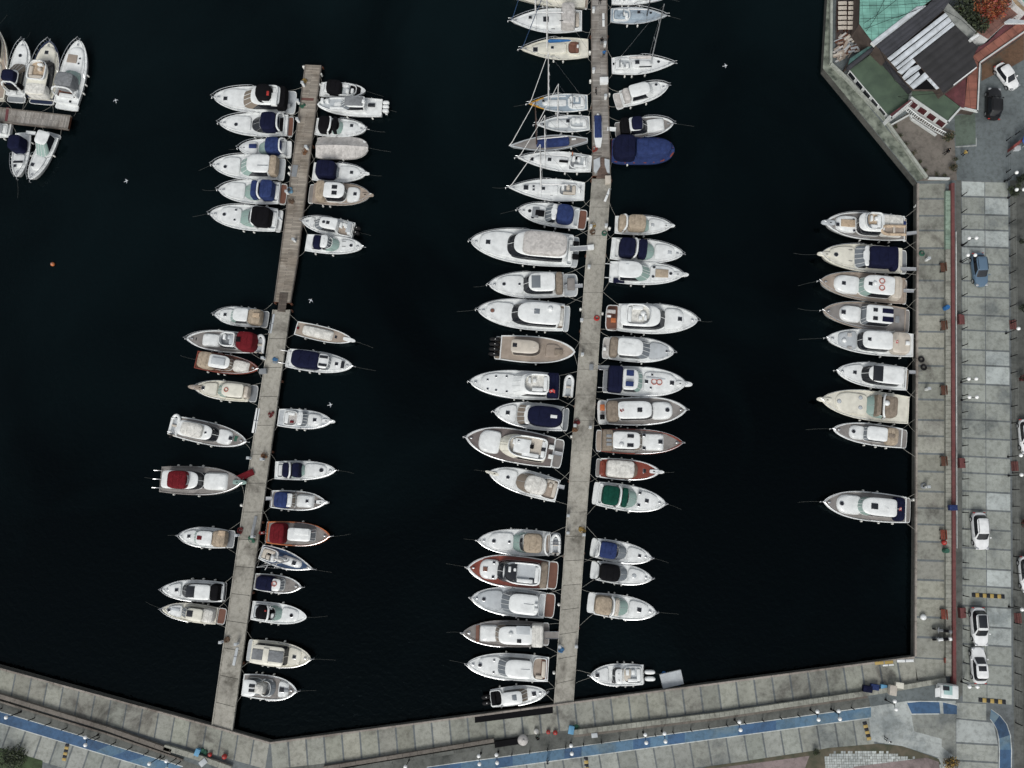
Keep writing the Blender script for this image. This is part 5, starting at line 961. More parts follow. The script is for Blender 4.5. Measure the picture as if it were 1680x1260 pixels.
# ---------------------------------------------------------------- people
def make_body():
    J = [((0,0,.95),.13),((0,0,1.15),.12),((0,0,1.38),.14),((0,0,1.50),.055),((.01,0,1.60),.085),((.01,0,1.72),.075),
      ((0,.09,.9),.085),((.03,.11,.5),.06),((-.02,.12,.09),.045),((.12,.13,.05),.04),((0,-.09,.9),.085),((.06,-.11,.5),.06),((.10,-.12,.09),.045),((.24,-.13,.05),.04),
      ((0,.19,1.40),.06),((-.03,.24,1.13),.045),((.06,.25,.9),.033),((.09,.25,.82),.03),((0,-.19,1.40),.06),((.03,-.24,1.13),.045),((.13,-.23,.93),.033),((.16,-.23,.86),.03)]
    E = [(0,1),(1,2),(2,3),(3,4),(4,5),(0,6),(6,7),(7,8),(8,9),(0,10),(10,11),(11,12),(12,13),(2,14),(14,15),(15,16),(16,17),(2,18),(18,19),(19,20),(20,21)]
    me = bpy.data.meshes.new('body'); me.from_pydata([j[0] for j in J], E, []); o = bpy.data.objects.new('body', me); C.objects.link(o)
    o.modifiers.new('s', 'SKIN'); 
    for v, j in zip(me.skin_vertices[0].data, J): v.radius = (j[1], j[1])
    me.skin_vertices[0].data[0].use_root = True
    o.modifiers.new('u', 'SUBSURF').levels = 1; dg = bpy.context.evaluated_depsgraph_get(); dg.update()
    m2 = bpy.data.meshes.new_from_object(o.evaluated_get(dg)); bpy.data.objects.remove(o)
    m2.materials.clear()
    for k in ('SK', 'GY', 'K', 'RU'): m2.materials.append(M[k])
    for p in m2.polygons:
        z = p.center.z; p.material_index = 0 if z > 1.53 or (z < .9 and abs(p.center.y) > .19 and z > .7) else (1 if z > .93 else (2 if z > .1 else 3)); p.use_smooth = True
    return m2
BODY = make_body()
def person(px, py, deg, label, shirt='GY', legs='K', z=QZ+.01, hair='K', group=None):
    r = place('person', px, py, z, R(deg), label, 'person', group); o = bpy.data.objects.new('body', BODY); C.objects.link(o); o.parent = r
    for i, m in enumerate(('SK', shirt, legs, 'RU')): o.material_slots[i].link = 'OBJECT'; o.material_slots[i].material = M[m]
    mb = MB(); mb.ball((-.01, 0, 1.69), .098, hair, 10, 5, 1.0, -.1); mb.build('hair', r)
    mb = MB(); mb.box((.095, 0, 1.64), (.03, .03, .04), 'SK', bev=.01); mb.build('nose', r)
person(1549,253, 200, 'person in dark clothes walking in front of the restaurant yard', 'K', 'K')
person(1577,256, 30, 'person in a yellow top and dark trousers near the restaurant', 'YE', 'K')
person(984,6, 250, 'person in black at the top edge of the sailboat pier', 'K', 'K', 1.01)
person(986.5,73, 80, 'person in dark coat walking on the pier between two sailboats', 'K', 'GY', 1.01)
person(990.5,93, 100, 'person in a bright blue jacket on the sailboat pier', 'BL', 'K', 1.01)
person(977,154, 0, 'person with dark hair standing on the left of sailboat pier', 'K', 'K', 1.01)
person(898,1246, 20, 'person in dark clothes walking on the blue lane', 'GY', 'K', QZ+.03)
person(1452,1211, 150, 'person in a white top crossing the pale junction', 'W', 'K', QZ+.02)
person(882,1207, 60, 'person in dark jacket by the white sack on the bottom quay', 'K', 'DGN')
person(939,257, 180, 'crew member in orange jacket in a white sailboat cockpit', 'OR', 'K', .95)
# ---------------------------------------------------------------- street lamps
GLB = mat('lamp_globe_glass', (.85,.86,.85), .3)
def lamp(px, py, axis, label, h=2.9, n=2, sp=.45):
    p = G(px, py, QZ+h); r = empty('street_lamp', (p.x, p.y, QZ), 0, label, 'street lamp', 'globe street lamps'); dx, dy = (sp, 0) if axis == 'x' else (.1*sp, -sp)
    mb = MB(); mb.cyl((0,0,0), .14, .35, 'RU', 10, .09); mb.tube([(0,0,.3),(0,0,h-.15)], .055, 'RU', 8, r1=.04); mb.build('pole', r)
    if n == 2: mb = MB(); mb.tube([(-dx,-dy,h-.18),(-dx*.5,-dy*.5,h-.3),(0,0,h-.22),(dx*.5,dy*.5,h-.3),(dx,dy,h-.18)], .03, 'RU', 5); mb.build('arm', r)
    for sg in ((1,-1) if n == 2 else (0,)): mb = MB(); mb.ball((dx*sg, dy*sg, h), .235, GLB, 14, 8); mb.cyl((dx*sg, dy*sg, h-.26), .1, .08, 'RU', 8); mb.build('lamp_globe', r)
for a in ((1596,390.5,'x','twin globe street lamp nearest above the slate blue car'),(1594,418.5,'x','twin globe street lamp right at the roof of the slate blue car'),
  (1595.5,621.5,'x','twin globe lamp on the road, upper of the pair at mid height'),(1596.5,651.5,'x','twin globe lamp on the road, lower of the pair at mid height'),
  (1597,1126.5,'x','twin globe street lamp below the lowest white hatchback'),(1674,311,'x','twin globe lamp at the right edge near the dark shrubs'),(1668,283,'x','single globe lamp at the right edge beside the fenced plot',2.9,1),
  (1671,539,'x','single globe lamp at the right edge beside the red patch',2.9,1),(1675,747,'x','globe lamp at the right edge just below the cut off white car',2.9,1),(1676,779,'x','globe lamp at the right edge, lower of a close pair',2.9,1),
  (1677,1000,'x','globe lamp at the right edge level with the glass roofed SUV',2.9,1),
  (1469,1157,'y','twin globe lamp left of the food cart at the junction'),(1377,1173,'y','twin globe lamp third from the junction on the bottom lane'),(1342,1174,'y','twin globe lamp beside the blue joint of the bottom lane'),
  (1214,1191,'y','twin globe lamp where the bottom lane turns solid blue'),(1091,1210,'y','twin globe lamp below the white raft, right of its pair'),(1059.5,1212,'y','twin globe lamp below the white raft, left of its pair'),
  (937.5,1230,'y','twin globe lamp nearest the foot of the middle pier'),(815,1245,'y','twin globe lamp right of its neighbour by the black pit'),(786,1247,'y','twin globe lamp left of its neighbour by the black pit'),
  (665,1258,'y','globe lamp at the bottom edge left of the black pit',2.9,1),(140,1216,'y','twin globe lamp in the middle of the lower left blue lane'),(10,1177,'y','globe lamp by the lower left picture corner',2.9,1),
  (245,1253,'y','globe lamp near the bottom edge, left of a close pair',2.9,1),(273,1255,'y','twin globe lamp near the bottom edge left of the pier foot')): lamp(*a)
# fences of thin iron posts with cables
def fence(pts, label, h=1.25, top=True, every=None, name='post_fence'):
    r = empty(name, G(*pts[0], QZ), 0, label, 'fence'); o = r.location.copy(); tops = []
    for q in pts:
        p = G(*q, QZ)-o; mb = MB(); mb.cyl((p.x, p.y, 0), .07, h, 'RU', 6, .05); mb.build('post', r); tops.append((p.x, p.y))
    for k in (.45, .95):
        mb = MB(); mb.tube([(t[0], t[1], h*k) for t in tops], .008, 'RU', 4); mb.build('cable', r)
yy = [322+27.3*i for i in range(30)]
fence([(1577.5+(y-322)*.004, y) for y in yy], 'row of dark iron posts along the left side of the right road', 1.5)
fence([(1655+(y-322)*.013, y) for y in [312+27.3*i for i in range(33)]], 'row of dark iron posts along the right side of the right road', 1.5)
fence([(30+i*26.6, 1170+i*8.0) for i in range(-1, 11)], 'row of dark posts above the lower left blue lane', 1.3)
fence([(840+i*29.3, 1236-i*3.95) for i in range(0, 20)], 'row of dark posts above the blue lane right of the middle pier', 1.1)
# speed bumps
def bump(a, b_, n, label):
    r = empty('speed_bump', G(*lerp(a, b_, .5), QZ), 0, label, 'speed bump'); o = r.location.copy(); d = G(*b_, QZ)-G(*a, QZ); rz = math.atan2(d.y, d.x)
    for i in range(n):
        p = G(*lerp(a, b_, (i+.5)/n), QZ)-o; mb = MB(); mb.box((p.x, p.y, .05), (d.length/n*.98, .5, .08), 'GD' if i % 2 == 0 else 'YE', rz, bev=.03); mb.build('black_block' if i % 2 == 0 else 'yellow_block', r)
bump((1594,976), (1648,979), 9, 'yellow and black speed bump across the road above the glass roofed SUV'); bump((1605,1148), (1650,1152), 7, 'yellow and black speed bump below the lowest white car')
bump((1418,1184), (1426,1214), 6, 'yellow and black speed bump near the junction'); bump((961,1242), (964,1275), 6, 'yellow and black speed bump at the bottom edge, centre'); bump((111,1220), (105,1248), 6, 'yellow and black speed bump at the lower left')
# ---------------------------------------------------------------- gulls, buoy, raft
GU = mat('gull_white', (.72,.74,.76), .7); GUG = mat('gull_grey', (.35,.37,.4), .7)
def gull(px, py, deg, z, label):
    p = G(px, py, z); r = empty('gull', p, R(deg), label, 'gull'); r.scale = (.7,.5,.7); mb = MB(); ts = [(-.32,.03,0),(-.2,.06,.01),(0,.09,.02),(.15,.08,.04),(.24,.055,.06),(.3,.05,.07),(.36,.02,.06)]
    mb.loft([[(x, rr*math.cos(a*math.pi/4), z_+rr*math.sin(a*math.pi/4)) for a in range(8)] for x, rr, z_ in ts], GU, True, True); bd = mb.build('body', r)
    for sg in (1, -1):
        mb = MB(); tp = [(.14,0,.03),(.16,.25,.10),(.05,.5,.08),(-.12,.68,.03)]; bk = [(-.1,0,.02),(-.04,.25,.09),(-.08,.5,.07),(-.16,.68,.03)]
        mb.loft([[(x, sg*y, zz+.01) for x, y, zz in tp], [(x, sg*y, zz+.01) for x, y, zz in bk]], GUG, False, False, closed=False); mb.build('wing', r)
    mb = MB(); mb.poly([(-.28,-.03,0),(-.28,.03,0),(-.5,.09,0),(-.5,-.09,0)], GU); mb.build('tail', r); mb = MB(); mb.tube([(.35,0,.06),(.43,0,.045)], .012, 'YE', 4); mb.build('beak', r)
gull(190,165, 105, 12, 'gull flying highest over the dark water right of the short dock'); gull(207.5,297, 20, 9, 'gull flying over the water below the short dock'); gull(510,493, 60, 8, 'gull flying just right of the gap in the left pier')
gull(542,664, 15, 8, 'gull flying above the pale grey fishing boat'); gull(1190,108, 10, 8, 'gull far right of the sailboats near the restaurant')
r = place('buoy', 87.5,434, 0, 0, 'small orange buoy floating alone on the left', 'buoy'); mb = MB(); mb.ball((0,0,.15), .3, 'OR', 12, 8); mb.build('float', r); mb = MB(); mb.ring((0,0,.5), .07, .02, 'SS', 8); mb.build('ring', r)
def qd(pts, zt, zb, m, name, label, cat, ms=None, extra=None):
    c = G(sum(p[0] for p in pts)/len(pts), sum(p[1] for p in pts)/len(pts), zt); r = empty(name, (c.x, c.y, zb), 0, label, cat); mb = MB(); prism(mb, pts, zt, zb, m, ms); ob = mb.build('deck', r, smooth=False, origin=(c.x, c.y, zb)); ob.location = (0,0,0); return r
r = qd([(1082,1107),(1117,1099),(1122,1122),(1088,1130)], .45, -.1, 'LG', 'raft', 'square white floating raft near the bottom quay', 'raft', 'W')
for x, y in ((-1, -.6), (1, -.6), (-1, .6), (1, .6)): mb = MB(); mb.cyl((x*.9, y, -.25), .3, .38, 'BL', 10); mb.build('float', r)
DK = mat('black_rubber_mat', (.006,.006,.007), .9, spec=.1)
qd([(779,1174),(907,1158),(907,1170),(779,1186)], QZ+.05, QZ-.1, DK, 'boarding_ramp', 'long black ramp along the edge of the bottom quay', 'ramp'); qd([(811,1217),(851,1211),(852,1221),(812,1227)], QZ+.54, QZ, DK, 'pit_cover', 'black rectangular cover in the wall left of the red canisters', 'cover')
# ---------------------------------------------------------------- odds and ends on the quays and piers
def item(kind, px, py, z, label, cat=None, col='W', s=1.0, deg=0, group=None):
    r = place(kind, px, py, z, R(deg), label, cat or kind.replace('_', ' '), group)
    if kind == 'power_pedestal':
        mb = MB(); mb.box((0,0,.5*s), (.34,.3,1.0*s), 'W', bev=.08); mb.build('body', r); mb = MB(); mb.box((0,0,1.04*s), (.4,.36,.12), 'LG', bev=.04); mb.build('cap', r); mb = MB(); mb.box((.17,0,.6*s), (.04,.16,.2), 'BL'); mb.build('socket', r)
    elif kind == 'rope_coil':
        for k in range(3):
            mb = MB(); mb.ring((0,0,.06+.07*k), .34*s-.05*k, .055, col, 14); mb.build('loop', r)
    elif kind == 'tyre': mb = MB(); mb.ring((0,0,.12), .3, .12, 'RU', 14); mb.build('tread', r)
    elif kind in ('storage_box', 'crate'):
        mb = MB(); mb.box((0,0,.3*s), (1.0*s,.7*s,.6*s), col, bev=.06); mb.build('box', r); mb = MB(); mb.box((0,0,.62*s), (1.06*s,.76*s,.06), col, bev=.02); mb.build('lid', r)
    elif kind == 'bench':
        for k in (-.3, 0, .3): mb = MB(); mb.box((k*.6,0,.45), (.14,1.2,.05), col, bev=.015); mb.build('seat_slat', r)
        for y in (-.55, .55): mb = MB(); mb.box((0,y,.22), (.5,.08,.44), 'RU'); mb.build('leg', r)
        mb = MB(); mb.box((.32,0,.7), (.05,1.2,.3), col, bev=.015); mb.build('backrest', r)
    elif kind == 'barrel': mb = MB(); mb.cyl((0,0,0), .3*s, .9*s, col, 16); mb.build('drum', r); mb = MB(); mb.ring((0,0,.45*s), .3*s, .025, col, 16); mb.build('hoop', r)
    elif kind == 'bollard': mb = MB(); mb.cyl((0,0,0), .12, .3, col, 10, .1); mb.build('post', r); mb = MB(); mb.ball((0,0,.34), .17, col, 10, 5, .6); mb.build('cap', r)
    elif kind == 'hanging_fender':
        mb = MB(); mb.loft([[(rr*math.cos(a*math.pi/5), rr*math.sin(a*math.pi/5), z_) for a in range(10)] for rr, z_ in ((.06,-.75),(.19,-.6),(.19,0),(.06,.12))], 'FW', True, True); mb.build('bladder', r); mb = MB(); mb.tube([(0,0,.1),(.15,0,.2)], .02, 'RP', 4); mb.build('cord', r)
    elif kind == 'board': mb = MB(); mb.box((0,0,.05), (2.2*s,.35*s,.08), col, bev=.02); mb.build('plank', r); mb = MB(); mb.box((0,0,.1), (.1,.4*s,.04), 'GY'); mb.build('strap', r)
    elif kind == 'sack':
        mb = MB(); mb.ball((0,0,.3), .55*s, col, 12, 7, .75, -.5); mb.build('bag', r, ang=80); mb = MB(); mb.ball((.1,.1,.68*s), .12, col, 8, 5); mb.build('knot', r)
    elif kind == 'buoy_ball': mb = MB(); mb.ball((0,0,.22*s), .22*s, col, 12, 8); mb.build('ball', r); mb = MB(); mb.ring((0,0,.45*s), .06, .02, 'RP', 8); mb.build('eye', r)
    elif kind == 'net_pile':
        rr = random.Random(label)
        base_ = M[col]; cb = {'YE':(.30,.20,.06),'DGN':(.03,.11,.07),'TK':(.16,.08,.04),'LB':(.12,.24,.34),'HW':(.11,.07,.045),'BL':(.05,.15,.30),'R':(.13,.02,.02),'RD':(.22,.04,.03)}.get(col, (.2,.2,.2)); col = mat('net_'+col.lower(), cb, .95, kind='noise', scale=6)
        for k in range(5): mb = MB(); mb.ball((rr.uniform(-.3,.3), rr.uniform(-.3,.3), .08), rr.uniform(.12,.26)*s, col, 9, 4, .4, -.4); mb.build('heap', r, ang=80)
        mb = MB(); mb.ring((0,0,.22), .35*s, .035, col, 12); mb.build('rope', r)
    return r
I = item
ps = [(499,141,'topmost on the wooden pier'),(491,170,'beside the green net on the wooden pier'),(490.5,200,'on the wooden pier beside the teak platform cruiser'),(505,245,'on the wooden pier beside the tarpaulin boat'),(473,318,'on the wooden pier next to the blue heap'),(462,362,'low on the wooden pier, left edge'),(484.5,396,'on the wooden pier beside the lowest right cruiser'),
 (434.5,589,'on the concrete pier below the blue coil'),(411,752,'left one of the pair halfway down the left pier'),(433,754,'right one of the pair halfway down the left pier'),(392,878,'left one of the pair above the blue sailboat'),(418,880,'right one of the pair above the blue sailboat'),(366,1052,'left one of the lowest pair on the left pier'),(391,1055,'right one of the lowest pair on the left pier')]
for x, y, t in ps: I('power_pedestal', x, y, 1.05, 'white power pedestal '+t, group='white power pedestals')
for x, y, t in [(973.5,20,'near the top edge on the sailboat pier'),(992,76,'by the blue jacketed person'),(973.5,119,'at the left of the sailboat pier by the orange bowed racer'),(993,162,'at the right of the sailboat pier'),(994,373,'beside the green hose on the middle pier'),(969,374,'beside the yellow net on the middle pier'),(966,440,'below the white gangway box on the middle pier'),(955,583,'middle pier, opposite the beige console boat'),(954,527,'middle pier, left side above the red coil'),
 (968,702,'middle pier, right side opposite the grey trawler'),(943,699,'beside the red heap on the middle pier'),(932,846,'middle pier, left side opposite the green canopy boat'),(931.5,874,'middle pier, left one above the mahogany yacht'),(957.5,877,'middle pier, right one beside the yellow net'),(918,1059,'left one of the lowest pair on the middle pier'),(945,1059,'right one of the lowest pair on the middle pier')]:
    I('power_pedestal', x, y, 1.05, 'white power pedestal '+t, group='white power pedestals')
for x, y, t in [(1519,427,'right quay, beside the teal net'),(1519,639,'right quay, by the stacked tyres'),(1518,799,'right quay above the lone navy covered yacht')]: I('power_pedestal', x, y, QZ+.01, 'white power pedestal on the '+t, group='white power pedestals')
for a in (('net_pile',500,134,1.0,'ochre net heap near the tip of the wooden pier','net','YE'),('net_pile',496,174,1.0,'green net heap on the wooden pier','net','DGN'),('net_pile',501,249,1.0,'rusty orange net heap on the wooden pier','net','TK'),('net_pile',476,312,1.0,'light blue heap on the wooden pier','net','LB'),('net_pile',478,330,1.0,'brown rope heap on the wooden pier','net','HW'),
  ('net_pile',453,592,1.05,'blue coil heap on the left concrete pier','net','BL'),('net_pile',434,747,1.05,'rusty brown heap on the left concrete pier','net','TK'),('net_pile',395,870,1.05,'red heap on the left concrete pier','net','R'),('net_pile',413,885,1.05,'green heap on the left concrete pier','net','DGN'),('net_pile',374,1049,1.05,'dark brown heap low on the left pier','net','HW'),
  ('net_pile',973,371,1.05,'yellow net heap on the middle pier','net','YE'),('net_pile',972,381,1.05,'brown rope heap on the middle pier','net','HW'),('rope_coil',991.5,383,1.05,'bright green hose coil on the middle pier','hose','DGN'),('rope_coil',979,522,1.05,'red hose coil on the middle pier','hose','RD'),('net_pile',946,692,1.05,'red and dark heap on the middle pier','net','R'),
  ('net_pile',955,869,1.05,'ochre heap on the middle pier','net','YE'),('net_pile',920,1065,1.05,'blue heap near the bottom of the middle pier','net','BL'),('net_pile',976,245,1.0,'rust red heap on the sailboat pier','net','RD'),('net_pile',944,704,1.05,'dark red coil on the middle pier','net','TK'),
  ('rope_coil',1512,416,QZ+.01,'teal rope coil on the right quay','rope','DGN'),('tyre',1511,590,QZ+.01,'black tyre on the right quay, upper one','tyre'),('tyre',1515,603,QZ+.01,'black tyre on the right quay, lower one','tyre'),('rope_coil',1515,797,QZ+.01,'grey rope coil on the right quay','rope','GY'),
  ('barrel',1550,506,QZ+.46,'bright blue barrel standing on the quay wall','barrel','BL'),('storage_box',1561,833,QZ+.76,'dark blue box on the red coping','box','B',.9),('buoy_ball',1547,890,QZ+.01,'red ball buoy on the right quay','buoy','RD',1.5),('barrel',1549,903,QZ+.01,'dark green barrel on the right quay','barrel','DGN'),
  ('bench',1544,440,QZ+.01,'dark brown bench on the right quay, uppermost','bench','HW',1,0),('bench',1545,535,QZ+.01,'reddish brown bench level with the blue barrel','bench','HW'),('bench',1545,641,QZ+.01,'red brown bench level with the stacked tyres','bench','HW'),('bench',1545,757,QZ+.01,'dark bench below the middle of the right quay','bench','HW'),('bench',1544,877,QZ+.01,'red bench beside the red ball buoy','bench','MH'),('bench',1545,1007,QZ+.01,'red bench above the two scooters','bench','MH'),
  ('storage_box',975,1205,QZ+.01,'pale stone coloured box by the blue bin','box','LG',.7,7),('sack',880,1199,QZ+.01,'white plastic sack beside the standing person','sack','WC',.6),('sack',858,1213,QZ+.5,'large silver sack beside the black cover','sack','GC',1.2),
  ('buoy_ball',899.5,1200,QZ+.01,'red canister ball, left of two near the middle pier foot','buoy','RD',1.2),('buoy_ball',911,1201,QZ+.01,'red canister ball, right of two near the middle pier foot','buoy','RD',1.3),('crate',937,1196,QZ+.01,'bright blue bin near the middle pier foot','bin','LB',.9,80),('net_pile',945,1195,QZ+.01,'dark green heap beside the blue bin','net','DGN',1.4),
  ('crate',326,1233,QZ+.01,'light blue crate near the left pier foot','bin','LB',.8,70),('net_pile',334,1234,QZ+.01,'dark green heap near the left pier foot','net','DGN',1.2),('buoy_ball',346,1237,QZ+.01,'red ball near the left pier foot, smaller one','buoy','RD',1.2),('buoy_ball',370,1240,QZ+.01,'red ball near the left pier foot, larger one','buoy','RD',1.5),('storage_box',336,1249,QZ+.01,'grey box below the light blue crate','box','LG',.9,40),
  ('storage_box',1421,1129,QZ+.02,'navy box in the row left of the food cart','box','N',1.0,-8),('storage_box',1433,1126,QZ+.02,'dark blue box with grey lid in the row left of the food cart','box','B',.9,-8),('crate',1448,1126,QZ+.02,'light blue crate in the row left of the food cart','bin','LB',.7,-8),('storage_box',1462,1131,QZ+.5,'pale stone box pair on the wall left of the cart','box','BG',1.1,80),('storage_box',1473,1123,QZ+.02,'cream box left of the food cart','box','C',.9,-8),
  ('board',1450,1087,QZ+.02,'yellow plank at the quay edge','plank','YE',1,5),('board',1457,1091,QZ+.02,'white board beside the yellow plank','board','W',.6,5),('board',1485,1084,QZ+.02,'white board at the inner corner of the quay','board','W',.9,2),('sack',1513,1012,QZ+.01,'small white bag on the right quay','sack','W',.7),
  ('storage_box',1551,1083,QZ+.01,'dark red box beside the lower end of the wall','box','MH',.6,90),('board',990,33,1.0,'white pole lying on the sailboat pier','pole','W',.9,90),('storage_box',990.5,135,1.0,'square white box on the sailboat pier','box','W',1.1,0),('board',979,200,1.0,'white board left of the blue covered boat on the pier','board','W',.5,90),
  ('storage_box',997,297,1.05,'beige box at the top of the middle concrete pier','box','BG',1.0,90),('board',996.5,320,1.05,'white ladder like board on the middle concrete pier','board','W',.9,68),('storage_box',969,407,1.05,'white box at the foot of the white gangway','box','W',.8,5),('storage_box',954,583,1.05,'white box opposite the beige console boat','box','W',.8,60) if False else ('board',446,531,1.05,'pale blue board on the left pier top','board','LG',1.2,82),
  ('board',420,690,1.05,'white board hanging on the left edge of left pier','board','W',1.5,82),('net_pile',445,680,1.05,'maroon heap on the left concrete pier','net','R'),('board',417,862,1.05,'dark grated plate on the left pier','grate','GY',1.1,80),('board',386.5,1077,1.05,'pale grey grated plate low on the left pier','grate','LG',1.0,80),('storage_box',433,610,1.05,'grey box at the left edge of left pier','box','GY',.9,5),
  ('storage_box',970,603,1.05,'grey gangway foot on the middle pier','box','GY',.7,90)):
    I(*a)
# the dinghy under a blue cover on the sailboat pier
p = G(981,213,1.05); r = empty('covered_dinghy', (p.x, p.y, 1.0), R(90), 'white dinghy under a blue cover lying on the sailboat pier', 'dinghy')
mb = MB(); mb.loft([[(x, y*k, z_) for x, y, z_ in ((-1.9,-.35,0),(-1.0,-.6,0),(1.0,-.6,0),(1.9,-.1,0),(1.9,.1,0),(1.0,.6,0),(-1.0,.6,0),(-1.9,.35,0))] if False else [(x, y*k, z0) for x, y in ((-2.6,-.35),(-1.0,-.6),(1.0,-.55),(2.2,-.1),(2.2,.1),(1.0,.55),(-1.0,.6),(-2.6,.35))] for k, z0 in ((.6,.02),(1,.3),(.98,.36))], 'W', True, True); mb.build('hull', r)
mb = MB(); mb.box((.3,0,.45), (3.2,1.0,.3), 'B', bev=.15); mb.build('cover', r)
# fenders hung along pier and quay edges
fl = [(498,109,'top left corner of the wooden pier'),(526,121,'top right corner of the wooden pier'),(524,138,'right edge of the wooden pier near the bowrider'),(475,274,'left edge of wooden pier beside the grey patch, upper'),(474,284,'left edge of wooden pier beside the grey patch, lower'),(968,85,'left edge of sailboat pier near the dark coat'),(969,132,'left edge of sailboat pier, by the white box'),(999,154,'right edge of sailboat pier'),(965,358,'left edge of the middle pier beside the blue topped cruiser'),(1000,374,'right edge of the middle pier near the green hose'),
 (953,507,'left edge of the middle pier, upper of two'),(988,514,'right edge of the middle pier beside the big flybridge'),(938,716,'left edge of the middle pier near the red heap'),(917,992,'left edge of the middle pier, low'),(909,1104,'left edge of the middle pier, lowest'),(1504,337,'top of the right quay edge'),(1504,474,'right quay edge below the beige decked yacht'),(1500,820,'right quay edge beside the navy stern cover'),(430,825,'left edge of left pier above the square trawler') if False else (396,829,'left edge of the left pier below the maroon gangway'),(388,1122,'right edge of the left pier, lowest')]
for x, y, t in fl: I('hanging_fender', x, y, .85, 'white fender hanging at the '+t, 'fender', group='fenders hung on pier edges')
# ---------------------------------------------------------------- restaurant at the top right
def Np(*pts): return [(1340+x/4.2, y/4.2) for x, y in pts]
rest = empty('restaurant', G(1480,110,QZ), 0, 'rambling waterside restaurant with green, black, white and red roofs', 'building'); RO = tuple(rest.location)
def rp_(name, pts, zt, zb, m, ang=None, ms='W', tone=1.0, parent=None):
    """one roof or wall piece; ang turns the sheet pattern"""
    c = G(*Np(pts[0])[0], zt); mb = MB(); prism(mb, Np(*pts), zt, zb, m, ms, tone); rz = R(ang or 0)
    ob = mb.build(name, parent or rest, smooth=False, origin=(c.x, c.y, zt), rz=rz); base = Vector(RO)+(Vector(parent.location) if parent else Vector((0,0,0)))
    ob.location = Vector((c.x, c.y, zt))-base; ob.rotation_euler = (0, 0, rz); return ob
RMI = mat('roof_mint', (.19,.42,.35), .7, kind='tile', scale=.62); RGR = mat('roof_green', (.07,.105,.07), .85, kind='noise', col2=(.045,.07,.05), scale=.5); RBK = mat('roof_black_sheet', (.030,.029,.031), .7, kind='corr', scale=.35)
RBR = mat('roof_dark_slate', (.045,.046,.055), .75, kind='corr', scale=.6); RWH = mat('roof_white_sheet', (.62,.66,.70), .5, kind='corr', scale=.5); RRT = mat('roof_red_tile', (.27,.105,.075), .8, kind='tile', scale=.75); RMR = mat('roof_maroon', (.115,.035,.04), .8, kind='noise')
RGY = mat('roof_grey_felt', (.27,.28,.26), .9, kind='noise', col2=(.14,.15,.14)); WLW = mat('wall_white', (.55,.57,.56), .8, kind='gel'); WLD = mat('wall_brown', (.08,.06,.05), .9, kind='noise'); RTE = mat('roof_teal', (.06,.13,.12), .8, kind='noise')
rp_('mint_roof', [(300,-160),(1000,-160),(760,20),(690,70),(385,290),(325,210),(293,165),(298,0)], 4.6, QZ, RMI, 0, WLD)
rp_('ridge_strip', [(690,45),(755,38),(402,314),(376,290)], 4.75, 4.3, RWH, 37)
rp_('slate_roof', [(406,316),(757,42),(900,-100),(990,-100),(872,72),(488,396)], 4.62, QZ, RBR, 38, WLD)
rp_('black_roof', [(664,402),(955,176),(1112,322),(1078,392),(1108,462),(872,645),(846,604),(780,532)], 4.85, QZ, RBK, 38, WLD)
for a, b_ in (((487,400,885,88),(508,420,905,110)), ((513,428,908,116),(541,458,930,146)), ((546,464,934,150),(560,480,952,172))):
    rp_('white_sheet', [(a[0],a[1]),(a[2],a[3]),(b_[2],b_[3]),(b_[0],b_[1])], 4.88, 4.8, RWH, 38)
for q in ([(556,492),(662,404),(682,428),(588,512)], [(640,470),(700,445),(722,466),(606,552),(590,530)], [(612,560),(700,492),(712,515),(640,585)], [(642,588),(745,498),(776,530),(668,614)], [(760,545),(790,530),(850,604),(826,616)]):
    rp_('broken_sheet', q, 4.76, 4.68, RWH, 38)
rp_('roof_void', [(486,398),(955,174),(664,402),(780,532),(846,604),(826,617),(668,616)], 4.66, 4.2, DK, 38, WLD)
rp_('green_roof', [(228,482),(402,354),(655,625),(652,682),(505,795),(488,790)], 2.5, QZ, RGR, 40, WLW)
rp_('green_roof', [(657,625),(740,560),(770,545),(830,620),(875,650),(1000,745),(905,848),(650,676)], 3.4, QZ, RGR, 20, WLW)
rp_('slate_gutter', [(215,452),(388,318),(408,330),(232,470)], 3.6, 2.8, RBR, 38, RBR); rp_('slate_gutter', [(392,318),(486,398),(662,616),(646,632),(404,352)], 3.4, 2.6, RBR, -48, RBR)
rp_('teal_roof', [(230,402),(382,302),(392,314),(212,450)], 3.4, QZ, RTE, 38, WLD)
rp_('maroon_roof', [(870,642),(944,586),(1032,528),(1018,742),(1000,742)], 3.1, QZ, RMR, 0, WLD); rp_('roof_edge', [(942,582),(1100,460),(1104,466),(946,588)], 4.9, 4.5, 'W')
rp_('maroon_fascia', [(500,792),(640,690),(655,680),(668,700),(512,815)], 3.35, QZ, RMR, 0)
rp_('red_tile_roof', [(1040,512),(1108,463),(1085,410),(1128,440),(1106,752),(1018,740)], 2.9, QZ, RRT, 0, WLD); rp_('red_tile_roof', [(1075,385),(1440,118),(1440,225),(1130,438),(1085,408)], 2.9, QZ, RRT, 36, WLD)
rp_('maroon_gutter', [(1112,322),(1180,290),(1300,165),(1440,80),(1440,116),(1078,384)], 2.8, QZ, RMR, 36)
rp_('brown_tile_roof', [(1096,214),(1345,42),(1300,0),(1420,0),(1440,60),(1300,160),(1180,270),(1130,240)], 3.6, QZ, mat('roof_brown_tile', (.20,.10,.08), .8, kind='tile', scale=.8), 36)
rp_('grey_flat_roof', [(862,60),(905,20),(1100,218),(1062,262),(1080,296),(1060,300)], 4.4, QZ, RGY, -45, WLD); rp_('chimney', [(1058,262),(1110,235),(1122,243),(1070,278)], 5.4, 4.3, 'W')
